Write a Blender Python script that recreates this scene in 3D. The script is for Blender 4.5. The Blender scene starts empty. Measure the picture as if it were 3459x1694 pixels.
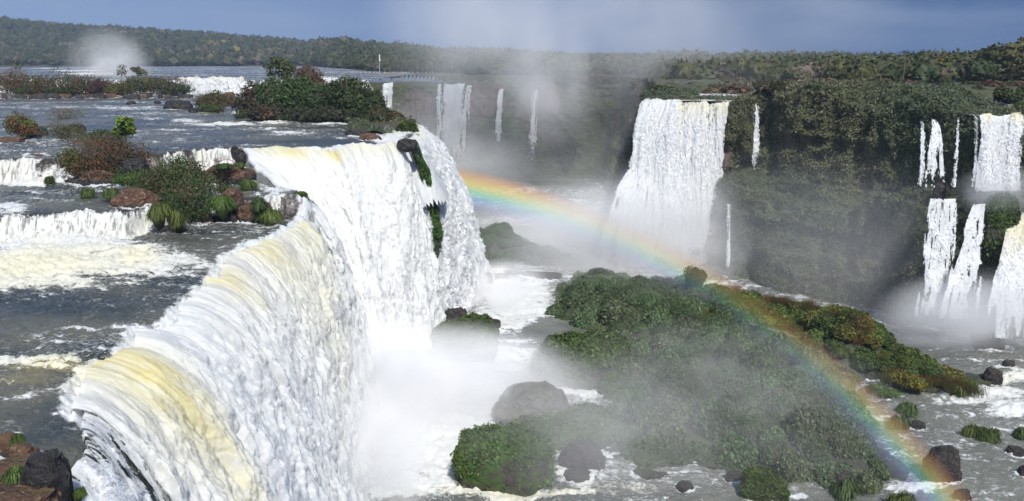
import bpy, math, time
import numpy as np
from mathutils import Vector, Matrix
EXPO, HAZE, RB = 0.35, 0.00009, 0.0115
RK = []
T00 = time.time()
R = np.random.default_rng(7)
C = bpy.context.scene.collection
PI = math.pi
# ------------------------------------------------------------------ camera
F, PITCH, CZ = 850.0, math.atan(190.5 / 850.0), 60.0
cd = bpy.data.cameras.new('camera'); cam = bpy.data.objects.new('camera', cd); C.objects.link(cam)
cam.location = (0, 0, CZ); cam.rotation_euler = (PI / 2 - PITCH, 0, 0)
cd.sensor_width = 36; cd.lens = 36 * F / 1024; cd.clip_start = 0.5; cd.clip_end = 30000
bpy.context.scene.camera = cam
def ray(dx, dy):
    x = (dx / 2.515625 - 512) / F; v = (250.5 - dy / 2.515625) / F
    return np.array([x, math.cos(PITCH) + v * math.sin(PITCH), -math.sin(PITCH) + v * math.cos(PITCH)])
def PZ(dx, dy, z):
    r = ray(dx, dy); k = (z - CZ) / r[2]
    return np.array([r[0] * k, r[1] * k, z])
def PD(dx, dy, d):
    r = ray(dx, dy); k = d / r[1]
    return np.array([r[0] * k, d, CZ + r[2] * k])
# ------------------------------------------------------------------ noise
def _h(ix, iy, iz, seed):
    h = (ix.astype(np.int64) * 374761393 + iy.astype(np.int64) * 668265263 + iz.astype(np.int64) * 2147483647 + seed * 974634777) & 0xffffffff
    h = ((h ^ (h >> 13)) * 1274126177) & 0xffffffff
    h = ((h ^ (h >> 16)) * 2246822519) & 0xffffffff
    return ((h ^ (h >> 15)) & 0xffffff) / float(0xffffff)
def vn2(x, y, seed=0):
    xi = np.floor(x); yi = np.floor(y); fx = x - xi; fy = y - yi
    fx = fx * fx * (3 - 2 * fx); fy = fy * fy * (3 - 2 * fy); z = np.zeros_like(xi)
    a = _h(xi, yi, z, seed); b = _h(xi + 1, yi, z, seed); c = _h(xi, yi + 1, z, seed); d = _h(xi + 1, yi + 1, z, seed)
    return (a + (b - a) * fx) * (1 - fy) + (c + (d - c) * fx) * fy
def vn3(x, y, z, seed=0):
    xi = np.floor(x); yi = np.floor(y); zi = np.floor(z); fx = x - xi; fy = y - yi; fz = z - zi
    fx = fx * fx * (3 - 2 * fx); fy = fy * fy * (3 - 2 * fy); fz = fz * fz * (3 - 2 * fz)
    def pl(k):
        a = _h(xi, yi, k, seed); b = _h(xi + 1, yi, k, seed); c = _h(xi, yi + 1, k, seed); d = _h(xi + 1, yi + 1, k, seed)
        return (a + (b - a) * fx) * (1 - fy) + (c + (d - c) * fx) * fy
    return pl(zi) * (1 - fz) + pl(zi + 1) * fz
def fb2(x, y, o=4, seed=0, g=.5, bil=False):
    s = 0; a = 1; t = 0
    for k in range(o):
        n = vn2(x, y, seed + k * 17)
        if bil: n = 1 - np.abs(2 * n - 1)
        s = s + n * a; t += a; a *= g; x = x * 2.03 + 11.3; y = y * 2.03 + 5.7
    return s / t
def fb3(x, y, z, o=4, seed=0, g=.5, bil=False):
    s = 0; a = 1; t = 0
    for k in range(o):
        n = vn3(x, y, z, seed + k * 17)
        if bil: n = 1 - np.abs(2 * n - 1)
        s = s + n * a; t += a; a *= g; x = x * 2.03 + 11.3; y = y * 2.03 + 5.7; z = z * 2.03 + 3.1
    return s / t
def sm(a, b, x):
    t = np.clip((x - a) / (b - a), 0, 1); return t * t * (3 - 2 * t)
# ------------------------------------------------------------------ mesh helpers
def mesh(name, V, Fc, mat, cols=None, fl=None, smooth=True, mats=None, midx=None):
    """V (n,3); Fc: array (m,k) of quads or tris; cols (n,3) point colours; fl dict of float point attributes"""
    me = bpy.data.meshes.new(name)
    V = np.asarray(V, dtype=np.float32); Fc = np.asarray(Fc, dtype=np.int32); n, m = len(V), len(Fc); k = Fc.shape[1]
    me.vertices.add(n); me.vertices.foreach_set('co', V.ravel())
    me.loops.add(m * k); me.loops.foreach_set('vertex_index', Fc.ravel())
    me.polygons.add(m); me.polygons.foreach_set('loop_start', np.arange(0, m * k, k, dtype=np.int32))
    me.polygons.foreach_set('use_smooth', np.full(m, smooth))
    if cols is not None:
        a = me.attributes.new('col', 'FLOAT_COLOR', 'POINT'); c4 = np.ones((n, 4), np.float32); c4[:, :3] = cols
        a.data.foreach_set('color', c4.ravel())
    for q, v in (fl or {}).items():
        a = me.attributes.new(q, 'FLOAT', 'POINT'); a.data.foreach_set('value', np.asarray(v, np.float32))
    for mm in (mats or [mat]): me.materials.append(mm)
    if midx is not None: me.polygons.foreach_set('material_index', np.asarray(midx, np.int32))
    me.update(calc_edges=True); me.validate()
    return me
def obj(name, me, parent=None, loc=None, rot=0, scale=None, label=None, cat=None, group=None, kind=None):
    o = bpy.data.objects.new(name, me); C.objects.link(o)
    if parent is not None: o.parent = parent
    if loc is not None: o.location = tuple(float(a) for a in loc)
    if rot: o.rotation_euler = (0, 0, float(rot))
    if scale is not None: o.scale = (scale,) * 3 if np.isscalar(scale) else tuple(float(a) for a in scale)
    if label: o['label'] = label
    if cat: o['category'] = cat
    if group: o['group'] = group
    if kind: o['kind'] = kind
    return o
def gridF(ns, nt, mask=None, flip=False):
    i = np.arange(ns - 1)[:, None]; j = np.arange(nt - 1)[None, :]
    a = i * nt + j; f = np.stack([a, a + nt, a + nt + 1, a + 1], -1).reshape(-1, 4)
    if flip: f = f[:, ::-1]
    if mask is not None:
        mk = mask.ravel(); f = f[mk[f].all(1)]
    return f
def compact(V, Fc, *at):
    u = np.unique(Fc); mp = np.full(len(V), -1); mp[u] = np.arange(len(u))
    return (V[u], mp[Fc]) + tuple(a[u] for a in at)
_ico = {}
def ico(n):
    if n not in _ico:
        import bmesh
        b = bmesh.new(); bmesh.ops.create_icosphere(b, subdivisions=n, radius=1)
        V = np.array([v.co[:] for v in b.verts]); Fc = np.array([[v.index for v in f.verts] for f in b.faces]); b.free(); _ico[n] = (V, Fc)
    return _ico[n]
def inpoly(x, y, P):
    P = np.asarray(P); r = np.zeros(x.shape, bool); n = len(P)
    for i in range(n):
        x0, y0 = P[i][:2]; x1, y1 = P[(i + 1) % n][:2]
        c = ((y0 > y) != (y1 > y)) & (x < (x1 - x0) * (y - y0) / ((y1 - y0) + 1e-12) + x0); r ^= c
    return r
def dline(x, y, P):
    d = np.full(x.shape, 1e9)
    for a, b in zip(P[:-1], P[1:]):
        ax, ay = a[:2]; bx, by = b[:2]; L = (bx - ax) ** 2 + (by - ay) ** 2 + 1e-9
        t = np.clip(((x - ax) * (bx - ax) + (y - ay) * (by - ay)) / L, 0, 1)
        d = np.minimum(d, np.hypot(x - ax - t * (bx - ax), y - ay - t * (by - ay)))
    return d
def resamp(P, n, seg=None):
    P = np.asarray(P, float); L = np.r_[0, np.cumsum(np.linalg.norm(np.diff(P, axis=0), axis=1))]
    t = np.linspace(0, L[-1], n); return np.stack([np.interp(t, L, P[:, k]) for k in range(P.shape[1])], 1)
# ------------------------------------------------------------------ materials
class M:
    def __init__(s, name):
        s.m = bpy.data.materials.new(name); s.m.use_nodes = True; s.t = s.m.node_tree; s.t.nodes.clear()
        s.out = s.t.nodes.new('ShaderNodeOutputMaterial')
    def n(s, ty, **k):
        nd = s.t.nodes.new('ShaderNode' + ty)
        for a, b in k.items():
            if a.startswith('i_'): s.set(nd, a[2:].replace('_', ' '), b)
            else: setattr(nd, a, b)
        return nd
    def set(s, nd, key, v):
        i = nd.inputs[int(key)] if str(key).isdigit() else nd.inputs[key]
        if isinstance(v, bpy.types.NodeSocket): s.t.links.new(v, i)
        elif isinstance(v, tuple) and len(v) == 3 and i.type == 'RGBA': i.default_value = v + (1,)
        else: i.default_value = v
    def math(s, op, a, b=0.0, clamp=False):
        nd = s.n('Math', operation=op, use_clamp=clamp); s.set(nd, 0, a); s.set(nd, 1, b); return nd.outputs[0]
    def mr(s, v, a, b, c=0.0, d=1.0, smooth=True):
        nd = s.n('MapRange'); nd.interpolation_type = 'SMOOTHSTEP' if smooth else 'LINEAR'
        for k, q in zip(('Value', 'From Min', 'From Max', 'To Min', 'To Max'), (v, a, b, c, d)): s.set(nd, k, q)
        return nd.outputs[0]
    def mix(s, f, a, b):
        nd = s.n('Mix', data_type='RGBA'); s.set(nd, 0, f); s.set(nd, 6, a); s.set(nd, 7, b); return nd.outputs[2]
    def pos(s, sc=(1, 1, 1)):
        g = s.n('NewGeometry'); mp = s.n('Mapping'); s.set(mp, 'Vector', g.outputs['Position']); s.set(mp, 'Scale', sc); return mp.outputs[0]
    def opos(s, sc=(1, 1, 1)):
        g = s.n('TexCoord'); mp = s.n('Mapping'); s.set(mp, 'Vector', g.outputs['Object']); s.set(mp, 'Scale', sc); return mp.outputs[0]
    def noise(s, vec, scale, det=4.0, rough=.55, dist=0.0):
        nd = s.n('TexNoise'); s.set(nd, 'Vector', vec); s.set(nd, 'Scale', scale); s.set(nd, 'Detail', det); s.set(nd, 'Roughness', rough); s.set(nd, 'Distortion', dist)
        return nd.outputs[0]
    def attr(s, nm, col=False):
        nd = s.n('Attribute', attribute_name=nm); return nd.outputs[0 if col else 2]
    def bump(s, h, st, dist=1.0, nrm=None):
        nd = s.n('Bump'); s.set(nd, 'Height', h); s.set(nd, 'Strength', st); s.set(nd, 'Distance', dist)
        if nrm is not None: s.set(nd, 'Normal', nrm)
        return nd.outputs[0]
    def prin(s, col, rough, nrm=None, spec=.5):
        nd = s.n('BsdfPrincipled'); s.set(nd, 'Base Color', col); s.set(nd, 'Roughness', rough); s.set(nd, 'Specular IOR Level', spec)
        if nrm is not None: s.set(nd, 'Normal', nrm)
        return nd
    def surf(s, nd):
        s.t.links.new(nd.outputs[0], s.out.inputs['Surface']); return s.m
FOAM = (.66, .67, .67); SILT = (.76, .67, .30); CREAM = (.74, .69, .47)
def river_material(name, deep, deep2, k=1.0):
    s = M(name); p = s.pos((.62, 1, 1))
    fo = s.attr('foam'); si = s.attr('silt')
    n1 = s.noise(p, .55 * k, 8, .66, .8); n2 = s.noise(p, 2.3 * k, 5, .6, .5)
    nn = s.math('ADD', s.math('MULTIPLY', n1, .68), s.math('MULTIPLY', n2, .32))
    th = s.math('SUBTRACT', .72, s.math('MULTIPLY', fo, .46))
    mask = s.mr(s.math('SUBTRACT', nn, th), -.03, .07)
    ln = s.noise(p, 1.1 * k, 5, .6, 1.2); ln = s.math('ABSOLUTE', s.math('SUBTRACT', ln, .5)); lace = s.mr(ln, 0.0, s.math('ADD', .004, s.math('MULTIPLY', fo, .07)), 1, 0)
    mask = s.math('MAXIMUM', mask, s.math('MULTIPLY', lace, s.mr(s.math('ADD', fo, s.math('MULTIPLY', s.math('SUBTRACT', n2, .5), .8)), .22, .55, 0, .8)))
    mask = s.math('MULTIPLY', mask, s.mr(s.math('ADD', n2, s.math('MULTIPLY', fo, .35)), .48, .60, .72, 1))
    stp = s.noise(s.pos((1.3, .35, .22)), 1.6, 5, .65); mask = s.math('MULTIPLY', mask, s.math('SUBTRACT', 1.0, s.math('MULTIPLY', s.attr('steep'), s.mr(stp, .50, .64, 0, .7))))
    big = s.noise(p, .07 * k, 3, .5)
    wat = s.mix(s.mr(big, .38, .62), deep, deep2)
    fine = s.noise(s.pos(), 4.0 * k, 4, .6)
    fcol = s.mix(si, s.mix(s.mr(fine, .35, .6), (.52, .55, .56), FOAM), CREAM)
    wat = s.mix(s.mr(s.attr('steep'), .05, .45), wat, s.mix(stp, (.014, .012, .012), (.075, .050, .038)))
    col = s.mix(mask, wat, fcol)
    col = s.mix(s.math('MULTIPLY', s.mr(si, .4, 1.0), s.math('SUBTRACT', 1.0, mask)), col, (.30, .25, .11))
    h = s.math('ADD', s.math('MULTIPLY', s.noise(p, .9 * k, 6, .62, .6), .5), s.math('MULTIPLY', mask, .22))
    b = s.bump(h, .9, .55)
    ro = s.mr(mask, 0, 1, .24, .75)
    return s.surf(s.prin(col, ro, b, .5))
mat_river = river_material('river_water', (.036, .044, .044), (.110, .108, .080))
mat_pool = river_material('gorge_water', (.105, .11, .098), (.165, .168, .140), .7)
def fall_material():
    s = M('falling_water'); sv = s.attr('sv', True); si = s.attr('silt'); cl = s.attr('clear')
    n = s.noise(sv, 1.0, 7, .68, .4); n2 = s.noise(sv, 3.4, 4, .6)
    silt = s.math('MULTIPLY', si, s.mr(n, .30, .60, .35, 1.0), True)
    base = s.mix(s.mr(n2, .3, .62), (.76, .785, .80), (.88, .885, .885))
    base = s.mix(s.mr(silt, 0, .5, 0, 1, False), base, (.83, .78, .55))
    base = s.mix(s.mr(silt, .45, 1, 0, 1, False), base, SILT)
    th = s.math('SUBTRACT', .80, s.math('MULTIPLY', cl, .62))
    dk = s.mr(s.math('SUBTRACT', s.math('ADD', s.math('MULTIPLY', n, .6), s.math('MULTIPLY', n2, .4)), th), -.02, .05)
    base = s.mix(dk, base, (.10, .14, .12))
    b = s.bump(s.math('ADD', n, s.math('MULTIPLY', n2, .3)), .4, .4)
    pr = s.prin(base, .6, b, .2); pr.subsurface_method = 'BURLEY'; s.set(pr, 'Subsurface Weight', 1.0); s.set(pr, 'Subsurface Radius', (1.0, 1.0, 1.0)); s.set(pr, 'Subsurface Scale', .5)
    tr = s.n('BsdfTranslucent'); s.set(tr, 'Color', base); mx = s.n('MixShader'); s.set(mx, 0, .35)
    s.t.links.new(pr.outputs[0], mx.inputs[1]); s.t.links.new(tr.outputs[0], mx.inputs[2])
    return s.surf(mx)
mat_fall = fall_material()
def leaf_material(name, tr=.25, rough=.6):
    s = M(name); c = s.attr('col', True); oi = s.n('ObjectInfo')
    hs = s.n('HueSaturation'); s.set(hs, 'Color', c); s.set(hs, 'Value', s.mr(oi.outputs['Random'], 0, 1, .8, 1.2, False)); s.set(hs, 'Hue', s.mr(oi.outputs['Random'], 0, 1, .485, .51, False))
    n = s.noise(s.pos(), .35, 4, .6)
    col = s.mix(s.mr(n, .35, .65), s.mix(.35, hs.outputs[0], (.02, .025, .01)), hs.outputs[0])
    pr = s.prin(col, rough, None, .3); t = s.n('BsdfTranslucent'); s.set(t, 'Color', col); mx = s.n('MixShader'); s.set(mx, 0, tr)
    s.t.links.new(pr.outputs[0], mx.inputs[1]); s.t.links.new(t.outputs[0], mx.inputs[2]); return s.surf(mx)
mat_leaf = leaf_material('leaves'); mat_far = leaf_material('far_leaves', .05, .8)
def rock_material(name, a, b, c, moss, mossamt, lo=.35):
    s = M(name); p = s.pos(); n = s.noise(p, .5, 8, .62); n2 = s.noise(p, 2.2, 6, .65); g = s.n('NewGeometry'); sx = s.n('SeparateXYZ'); s.set(sx, 0, g.outputs['Normal'])
    col = s.mix(s.mr(n, .35, .65), a, b); col = s.mix(s.mr(n2, .52, .68), col, c)
    vo = s.n('TexVoronoi', feature='DISTANCE_TO_EDGE'); wv_ = s.n('TexNoise'); s.set(wv_, 'Vector', p); s.set(wv_, 'Scale', .8); wa = s.n('VectorMath', operation='MULTIPLY_ADD'); s.set(wa, 0, wv_.outputs[1]); s.set(wa, 1, (2.2, 2.2, 2.2)); s.set(wa, 2, p); s.set(vo, 'Vector', wa.outputs[0]); s.set(vo, 'Scale', .45)
    col = s.mix(s.mr(vo.outputs[0], 0, .04, .4, 0), col, (.02, .016, .013))
    w = s.attr('wet'); col = s.mix(s.mr(w, .2, .8), col, (.022, .020, .020))
    mm = s.math('MULTIPLY', s.mr(s.math('ADD', sx.outputs[2], s.math('MULTIPLY', s.math('SUBTRACT', n, .5), 2.2)), lo, lo + .4), mossamt)
    col = s.mix(mm, col, s.mix(s.mr(n2, .35, .65), moss, tuple(x * .5 for x in moss)))
    b_ = s.bump(s.math('ADD', n2, s.math('MULTIPLY', s.mr(vo.outputs[0], 0, .1), .4)), .9, .35)
    return s.surf(s.prin(col, s.mr(w, 0, 1, .85, .25), b_, .4))
mat_rock = rock_material('brown_rock', (.070, .037, .026), (.135, .070, .045), (.25, .165, .10), (.07, .11, .02), .25, .75)
mat_darkrock = rock_material('dark_rock', (.022, .020, .020), (.05, .042, .038), (.10, .08, .06), (.04, .08, .02), .25, .8)
mat_moss = rock_material('mossy_rock', (.035, .030, .025), (.07, .058, .04), (.10, .08, .05), (.055, .115, .016), 1.0, -.15)
mat_grey = rock_material('grey_rock', (.11, .105, .10), (.17, .16, .15), (.2, .19, .17), (.09, .11, .05), .3, .3)
def bark_material():
    s = M('bark'); n = s.noise(s.pos((1, 1, .3)), 3, 5, .6); return s.surf(s.prin(s.mix(n, (.07, .05, .038), (.19, .16, .125)), .9, s.bump(n, .6, .05)))
mat_bark = bark_material()
def plain(name, col, rough=.8, metal=0):
    s = M(name); n = s.noise(s.pos(), 2.0, 4, .6); pr = s.prin(s.mix(s.mr(n, .3, .7), tuple(x * .85 for x in col), col), rough); s.set(pr, 'Metallic', metal); return s.surf(pr)
def cliff_material():
    s = M('cliff_face'); p = s.pos((1, 1, .45)); n = s.noise(p, .12, 8, .62, .5); n2 = s.noise(p, .8, 6, .65); v = s.attr('veg')
    rock = s.mix(s.mr(n2, .35, .62), (.05, .042, .038), (.13, .095, .075))
    gr = s.mix(s.mr(n2, .35, .65), (.040, .055, .022), (.085, .10, .038))
    m = s.mr(s.math('ADD', v, s.math('MULTIPLY', s.math('SUBTRACT', n, .5), 1.4)), .35, .55)
    return s.surf(s.prin(s.mix(m, rock, gr), .8, s.bump(n2, .9, .8), .3))
mat_cliff = cliff_material()
# ------------------------------------------------------------------ vegetation builders
def leaves(P, Nrm, size, col, cvar=.25, aspect=1.8, droop=0.0, up=.35, rng=R):
    """diamond leaves at P facing roughly along Nrm; returns V,F(quads),col"""
    n = len(P); sz = size * (.55 + .9 * rng.random(n))[:, None]
    d = Nrm + .9 * rng.normal(size=(n, 3)); d[:, 2] += up; d /= np.linalg.norm(d, axis=1)[:, None]
    a = np.cross(d, rng.normal(size=(n, 3))); 
    if droop: a = a + np.array([0, 0, -droop])
    a -= d * (a * d).sum(1)[:, None]; a /= np.linalg.norm(a, axis=1)[:, None] + 1e-9; b = np.cross(d, a)
    V = np.stack([P - a * sz * .5 * aspect, P + b * sz * .5, P + a * sz * .5 * aspect, P - b * sz * .5], 1).reshape(-1, 3)
    Fc = np.arange(4 * n).reshape(n, 4)
    cc = np.asarray(col) * (1 + cvar * rng.normal(size=(n, 1))); cc = np.clip(cc * (1 + .12 * rng.normal(size=(n, 3))), .004, .9)
    return V, Fc, np.repeat(cc, 4, axis=0)
def join(parts):
    V = []; Fs = []; Cc = []; o = 0
    for v, f, c in parts:
        if f.shape[1] == 3: f = np.c_[f, f[:, 2]]
        V.append(v); Fs.append(f + o); Cc.append(c); o += len(v)
    return np.concatenate(V), np.concatenate(Fs), np.concatenate(Cc)
def fixtri(Fc): return Fc
def blobpts(blobs, n, rng, shell=.55):
    """points in a union of ellipsoids (cx,cy,cz,rx,ry,rz), biased to the shell; with outward normals"""
    B = np.array(blobs, float); w = (B[:, 3] * B[:, 4] * B[:, 5]) ** .67; k = rng.choice(len(B), n, p=w / w.sum())
    d = rng.normal(size=(n, 3)); d /= np.linalg.norm(d, axis=1)[:, None]; r = shell + (1 - shell) * rng.random(n) ** .6
    lump = .8 + .4 * fb3(d[:, 0] * 2.2 + k * 3.1, d[:, 1] * 2.2, d[:, 2] * 2.2, 2, 5)
    P = B[k, :3] + d * B[k, 3:] * (r * lump)[:, None]; return P, d
def tube(pts, rad, seg=6):
    pts = np.asarray(pts, float); n = len(pts); V = []
    for i in range(n):
        t = pts[min(i + 1, n - 1)] - pts[max(i - 1, 0)]; t /= np.linalg.norm(t) + 1e-9
        a = np.cross(t, [0.31, .95, .02]); a /= np.linalg.norm(a) + 1e-9; b = np.cross(t, a)
        for k in range(seg):
            g = 2 * PI * k / seg; V.append(pts[i] + rad[i] * (a * math.cos(g) + b * math.sin(g)))
    Fc = [[i * seg + k, i * seg + (k + 1) % seg, (i + 1) * seg + (k + 1) % seg, (i + 1) * seg + k] for i in range(n - 1) for k in range(seg)]
    V.append(pts[-1]); e = len(V) - 1
    Fc += [[(n - 1) * seg + k, (n - 1) * seg + (k + 1) % seg, e, e] for k in range(0)]
    return np.array(V), np.array(Fc)
def limbs(h, w, nb, rng, r0=.25, lean=.1):
    parts = []; top = np.array([lean * h * rng.normal(), lean * h * rng.normal(), h * .75])
    tr = np.array([top * (t ** 1.0) * np.array([1, 1, 1]) + np.array([math.sin(t * 4) * .03 * h, math.cos(t * 3) * .03 * h - .03 * h, 0]) for t in np.linspace(0, 1, 7)])
    parts.append(tube(tr, np.linspace(r0, r0 * .3, 7)) + (0,))
    for i in range(nb):
        t = .25 + .7 * rng.random(); s = top * t; a = rng.random() * 2 * PI; L = w * (.5 + .5 * rng.random())
        e = s + np.array([math.cos(a) * L, math.sin(a) * L, h * (.12 + .25 * rng.random())])
        mid = (s + e) / 2 + np.array([0, 0, -.04 * h]); parts.append(tube([s, mid, e], [r0 * .4 * (1.2 - t), r0 * .25 * (1.2 - t), .03]) + (0,))
    return join([(v, f, np.ones((len(v), 3)) * .2) for v, f, _ in parts])
def bush_mesh(name, w, h, col, n, seed, leaf=.3, col2=None, mix2=.0, twig=0, flat=.5):
    rng = np.random.default_rng(seed); bl = []
    for i in range(14):
        a = rng.random() * 2 * PI; r = w * .5 * math.sqrt(rng.random()) * .75; q = .22 + .22 * rng.random()
        hh = h * (1 - (r / (w * .55)) ** 2 * .55)
        bl.append((r * math.cos(a), r * math.sin(a), hh * (.3 + .4 * rng.random()), w * q, w * q, hh * .38))
    P, d = blobpts(bl, n, rng, .5); k = P[:, 2] > -.1; P, d = P[k], d[k]
    V, Fc, cc = leaves(P, d, leaf, col, .28, rng=rng)
    if col2 is not None:
        m = np.repeat(fb3(P[:, 0] * .5, P[:, 1] * .5, P[:, 2] * .5, 2, seed) < mix2, 4); cc[m] = cc[m] / np.array(col) * np.array(col2)
    return mesh(name, V, Fc, mat_leaf, np.clip(cc, .004, .9), smooth=False)
def twig_mesh(name, w, h, n, seed, thick=.035, spread=.5):
    rng = np.random.default_rng(seed); parts = []
    for i in range(n):
        a = rng.random() * 2 * PI; r = w * .25 * rng.random(); s = np.array([r * math.cos(a), r * math.sin(a), 0])
        e = s + np.array([math.cos(a) * w * spread * rng.random(), math.sin(a) * w * spread * rng.random(), h * (.6 + .5 * rng.random())])
        mid = (s + e) / 2 + rng.normal(size=3) * .05 * w; parts.append(tube([s, mid, e], [thick * 1.6, thick, thick * .5], 4))
    V, Fc, _ = join([(v, f, np.zeros((len(v), 3))) for v, f in parts]); return mesh(name, V, Fc, mat_bark)
def tussock_mesh(name, r, h, n, col, seed, bw=.07, cap=True):
    """mound of arching grass blades"""
    rng = np.random.default_rng(seed); kc = rng.integers(0, 6, n); cx = np.r_[0, (rng.random(5) - .5) * 1.3] * r; cy_ = np.r_[0, (rng.random(5) - .5) * 1.3] * r; ks = np.r_[.75, .3 + .4 * rng.random(5)]; a = rng.random(n) * 2 * PI; q = np.sqrt(rng.random(n)); L = r * (.45 + .95 * rng.random(n) ** 1.5)
    s = np.stack([np.cos(a) * q * r * .5, np.sin(a) * q * r * .5, h * .5 * (1 - q ** 2) * np.ones(n)], 1)
    d = np.stack([np.cos(a + rng.normal(size=n) * .5), np.sin(a + rng.normal(size=n) * .5), np.zeros(n)], 1); w = np.cross(d, [0, 0, 1]) * bw * (.6 + .8 * rng.random(n))[:, None]
    p1 = s + d * (L * .35)[:, None] + np.array([0, 0, 1]) * (h * .5 * (.4 + 1.0 * rng.random(n)))[:, None]
    p2 = s + d * (L * .85)[:, None] + np.array([0, 0, 1]) * (h * .05 - h * .35 * q * rng.random(n))[:, None]
    kk3 = ks[kc][:, None]; off = np.stack([cx[kc], cy_[kc], 0 * a], 1); s, p1, p2 = s * kk3 + off, p1 * kk3 + off, p2 * kk3 + off
    V = np.stack([s - w, s + w, p1 + w * .8, p1 - w * .8, p2], 1).reshape(-1, 3); o = np.arange(n)[:, None] * 5
    Fc = np.concatenate([o + np.array([[0, 1, 2, 3]])]); F3 = o + np.array([[3, 2, 4]])
    cc = np.array(col) * (1 + .3 * rng.normal(size=(n, 1))); cc = np.repeat(np.clip(cc, .005, .9), 5, 0)
    # small core mound so it is not see-through
    iv, jf = ico(3); lv = iv * np.array([r * .5, r * .5, h * .5]) * (1 + .25 * (fb3(iv[:, 0] * 2 + seed, iv[:, 1] * 2, iv[:, 2] * 2, 3) - .5))[:, None]
    allV = np.concatenate([V, lv]); me_f = np.concatenate([Fc, np.c_[F3, F3[:, :1]]])
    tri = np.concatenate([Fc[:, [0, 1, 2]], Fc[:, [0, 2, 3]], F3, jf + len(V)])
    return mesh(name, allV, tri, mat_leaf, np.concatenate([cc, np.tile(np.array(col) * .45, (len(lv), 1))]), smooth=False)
def rock_mesh(name, sx, sy, sz, seed, mat, sub=5, rough=.35, wetz=.15, boxy=.35):
    V, Fc = ico(sub); V = V.copy(); p = np.sign(V) * np.abs(V) ** (1 - boxy); p /= np.linalg.norm(p, axis=1)[:, None] ** .6
    n = fb3(V[:, 0] * 1.3 + seed * 7.1, V[:, 1] * 1.3, V[:, 2] * 1.3, 5, seed, .5); m = fb3(V[:, 0] * 3 + seed, V[:, 1] * 3, V[:, 2] * 3, 3, seed + 3, .5, True)
    nst = np.floor(n * 7) / 7 * .5 + n * .5
    V2 = p * (1 + rough * 2 * (nst - .5) + rough * .3 * (m - .5))[:, None] * np.array([sx, sy, sz])
    wet = 1 - sm(wetz * sz - .1, wetz * sz + .25 * sz, V2[:, 2])
    return mesh(name, V2, Fc, mat, fl={'wet': wet})
def mound_mesh(name, r, h, seed, col, nl=900, leaf=.25, droop=1.2, rag=.35, sub=4):
    """boulder-like hummock clothed in short drooping vegetation"""
    rng = np.random.default_rng(seed); V, Fc = ico(sub); n = fb3(V[:, 0] * 1.6 + seed * 3.3, V[:, 1] * 1.6, V[:, 2] * 1.6, 4, seed); m = fb3(V[:, 0] * 4.5, V[:, 1] * 4.5 + seed, V[:, 2] * 4.5, 2, seed + 9, .5, True)
    V2 = V * (1 + rag * 1.6 * (n - .5) + .16 * (m - .5))[:, None] * np.array([r, r * .9, h])
    k = rng.integers(0, len(V2), nl); k = k[V2[k, 2] > -.2 * h]; P = V2[k] * 1.02 + rng.normal(size=(len(k), 3)) * .04 * r; nr = V[k]
    lv, lf, lc = leaves(P, nr, leaf, col, .3, 1.7, droop, .5, rng)
    cb = np.tile(np.array(col) * .34, (len(V2), 1)) * (.7 + .6 * m[:, None])  # core painted darker so the gaps between leaves read as shade
    tri = np.concatenate([Fc, lf[:, [0, 1, 2]] + len(V2), lf[:, [0, 2, 3]] + len(V2)])
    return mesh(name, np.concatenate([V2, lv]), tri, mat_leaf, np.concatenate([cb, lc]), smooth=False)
# ------------------------------------------------------------------ levels and traced plan
T1, T2, UP, FARR = 36.0, 39.2, 43.2, 49.8
crest_d = [(60, 1330, 35.6), (150, 1200, 35.6), (205, 1110, 35.8), (185, 1030, T1), (215, 930, T1), (300, 888, T1), (340, 862, T1), (345, 825, T1), (430, 806, T1), (455, 775, T1),
           (545, 695, T1), (562, 650, T1), (630, 615, T1), (700, 588, T1), (745, 562, T1), (772, 542, T1), (772, 505, 37.8), (700, 468, T2), (645, 430, 41.2), (612, 374, UP), (720, 371, UP),
           (830, 373, UP), (875, 364, UP), (950, 366, UP), (1000, 354, UP), (1046, 350, UP), (1052, 338, UP), (1036, 322, UP)]
CR = np.array([PZ(*c) for c in crest_d])
rimback = [(-26, 240), (-34, 262), (-62, 310), (-70, 380), (-74, 446)]
poly_in = [(-900, 20)] + [tuple(c[:2]) for c in CR] + rimback + [(-74, 470), (-60, 2500), (-2500, 2500), (-2500, 20)]
poly_in[0] = (-2500, 20)
edge = [tuple(c[:2]) for c in CR] + rimback
cas1 = np.array([(-400, 112), (-120, 112), (-68, 114), (-54, 115), (-51, 122), (-45, 129), (-36, 131.5), (-20, 132)])
cas2 = np.array([(-500, 146), (-150, 146), (-88, 147), (-79, 147), (-65, 156), (-58, 161), (-50, 166), (-20, 166)])
cas3 = np.array([(-2600, 500), (-300, 470), (-230, 445), (-169, 433), (-100, 437), (-70, 441)])
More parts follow.
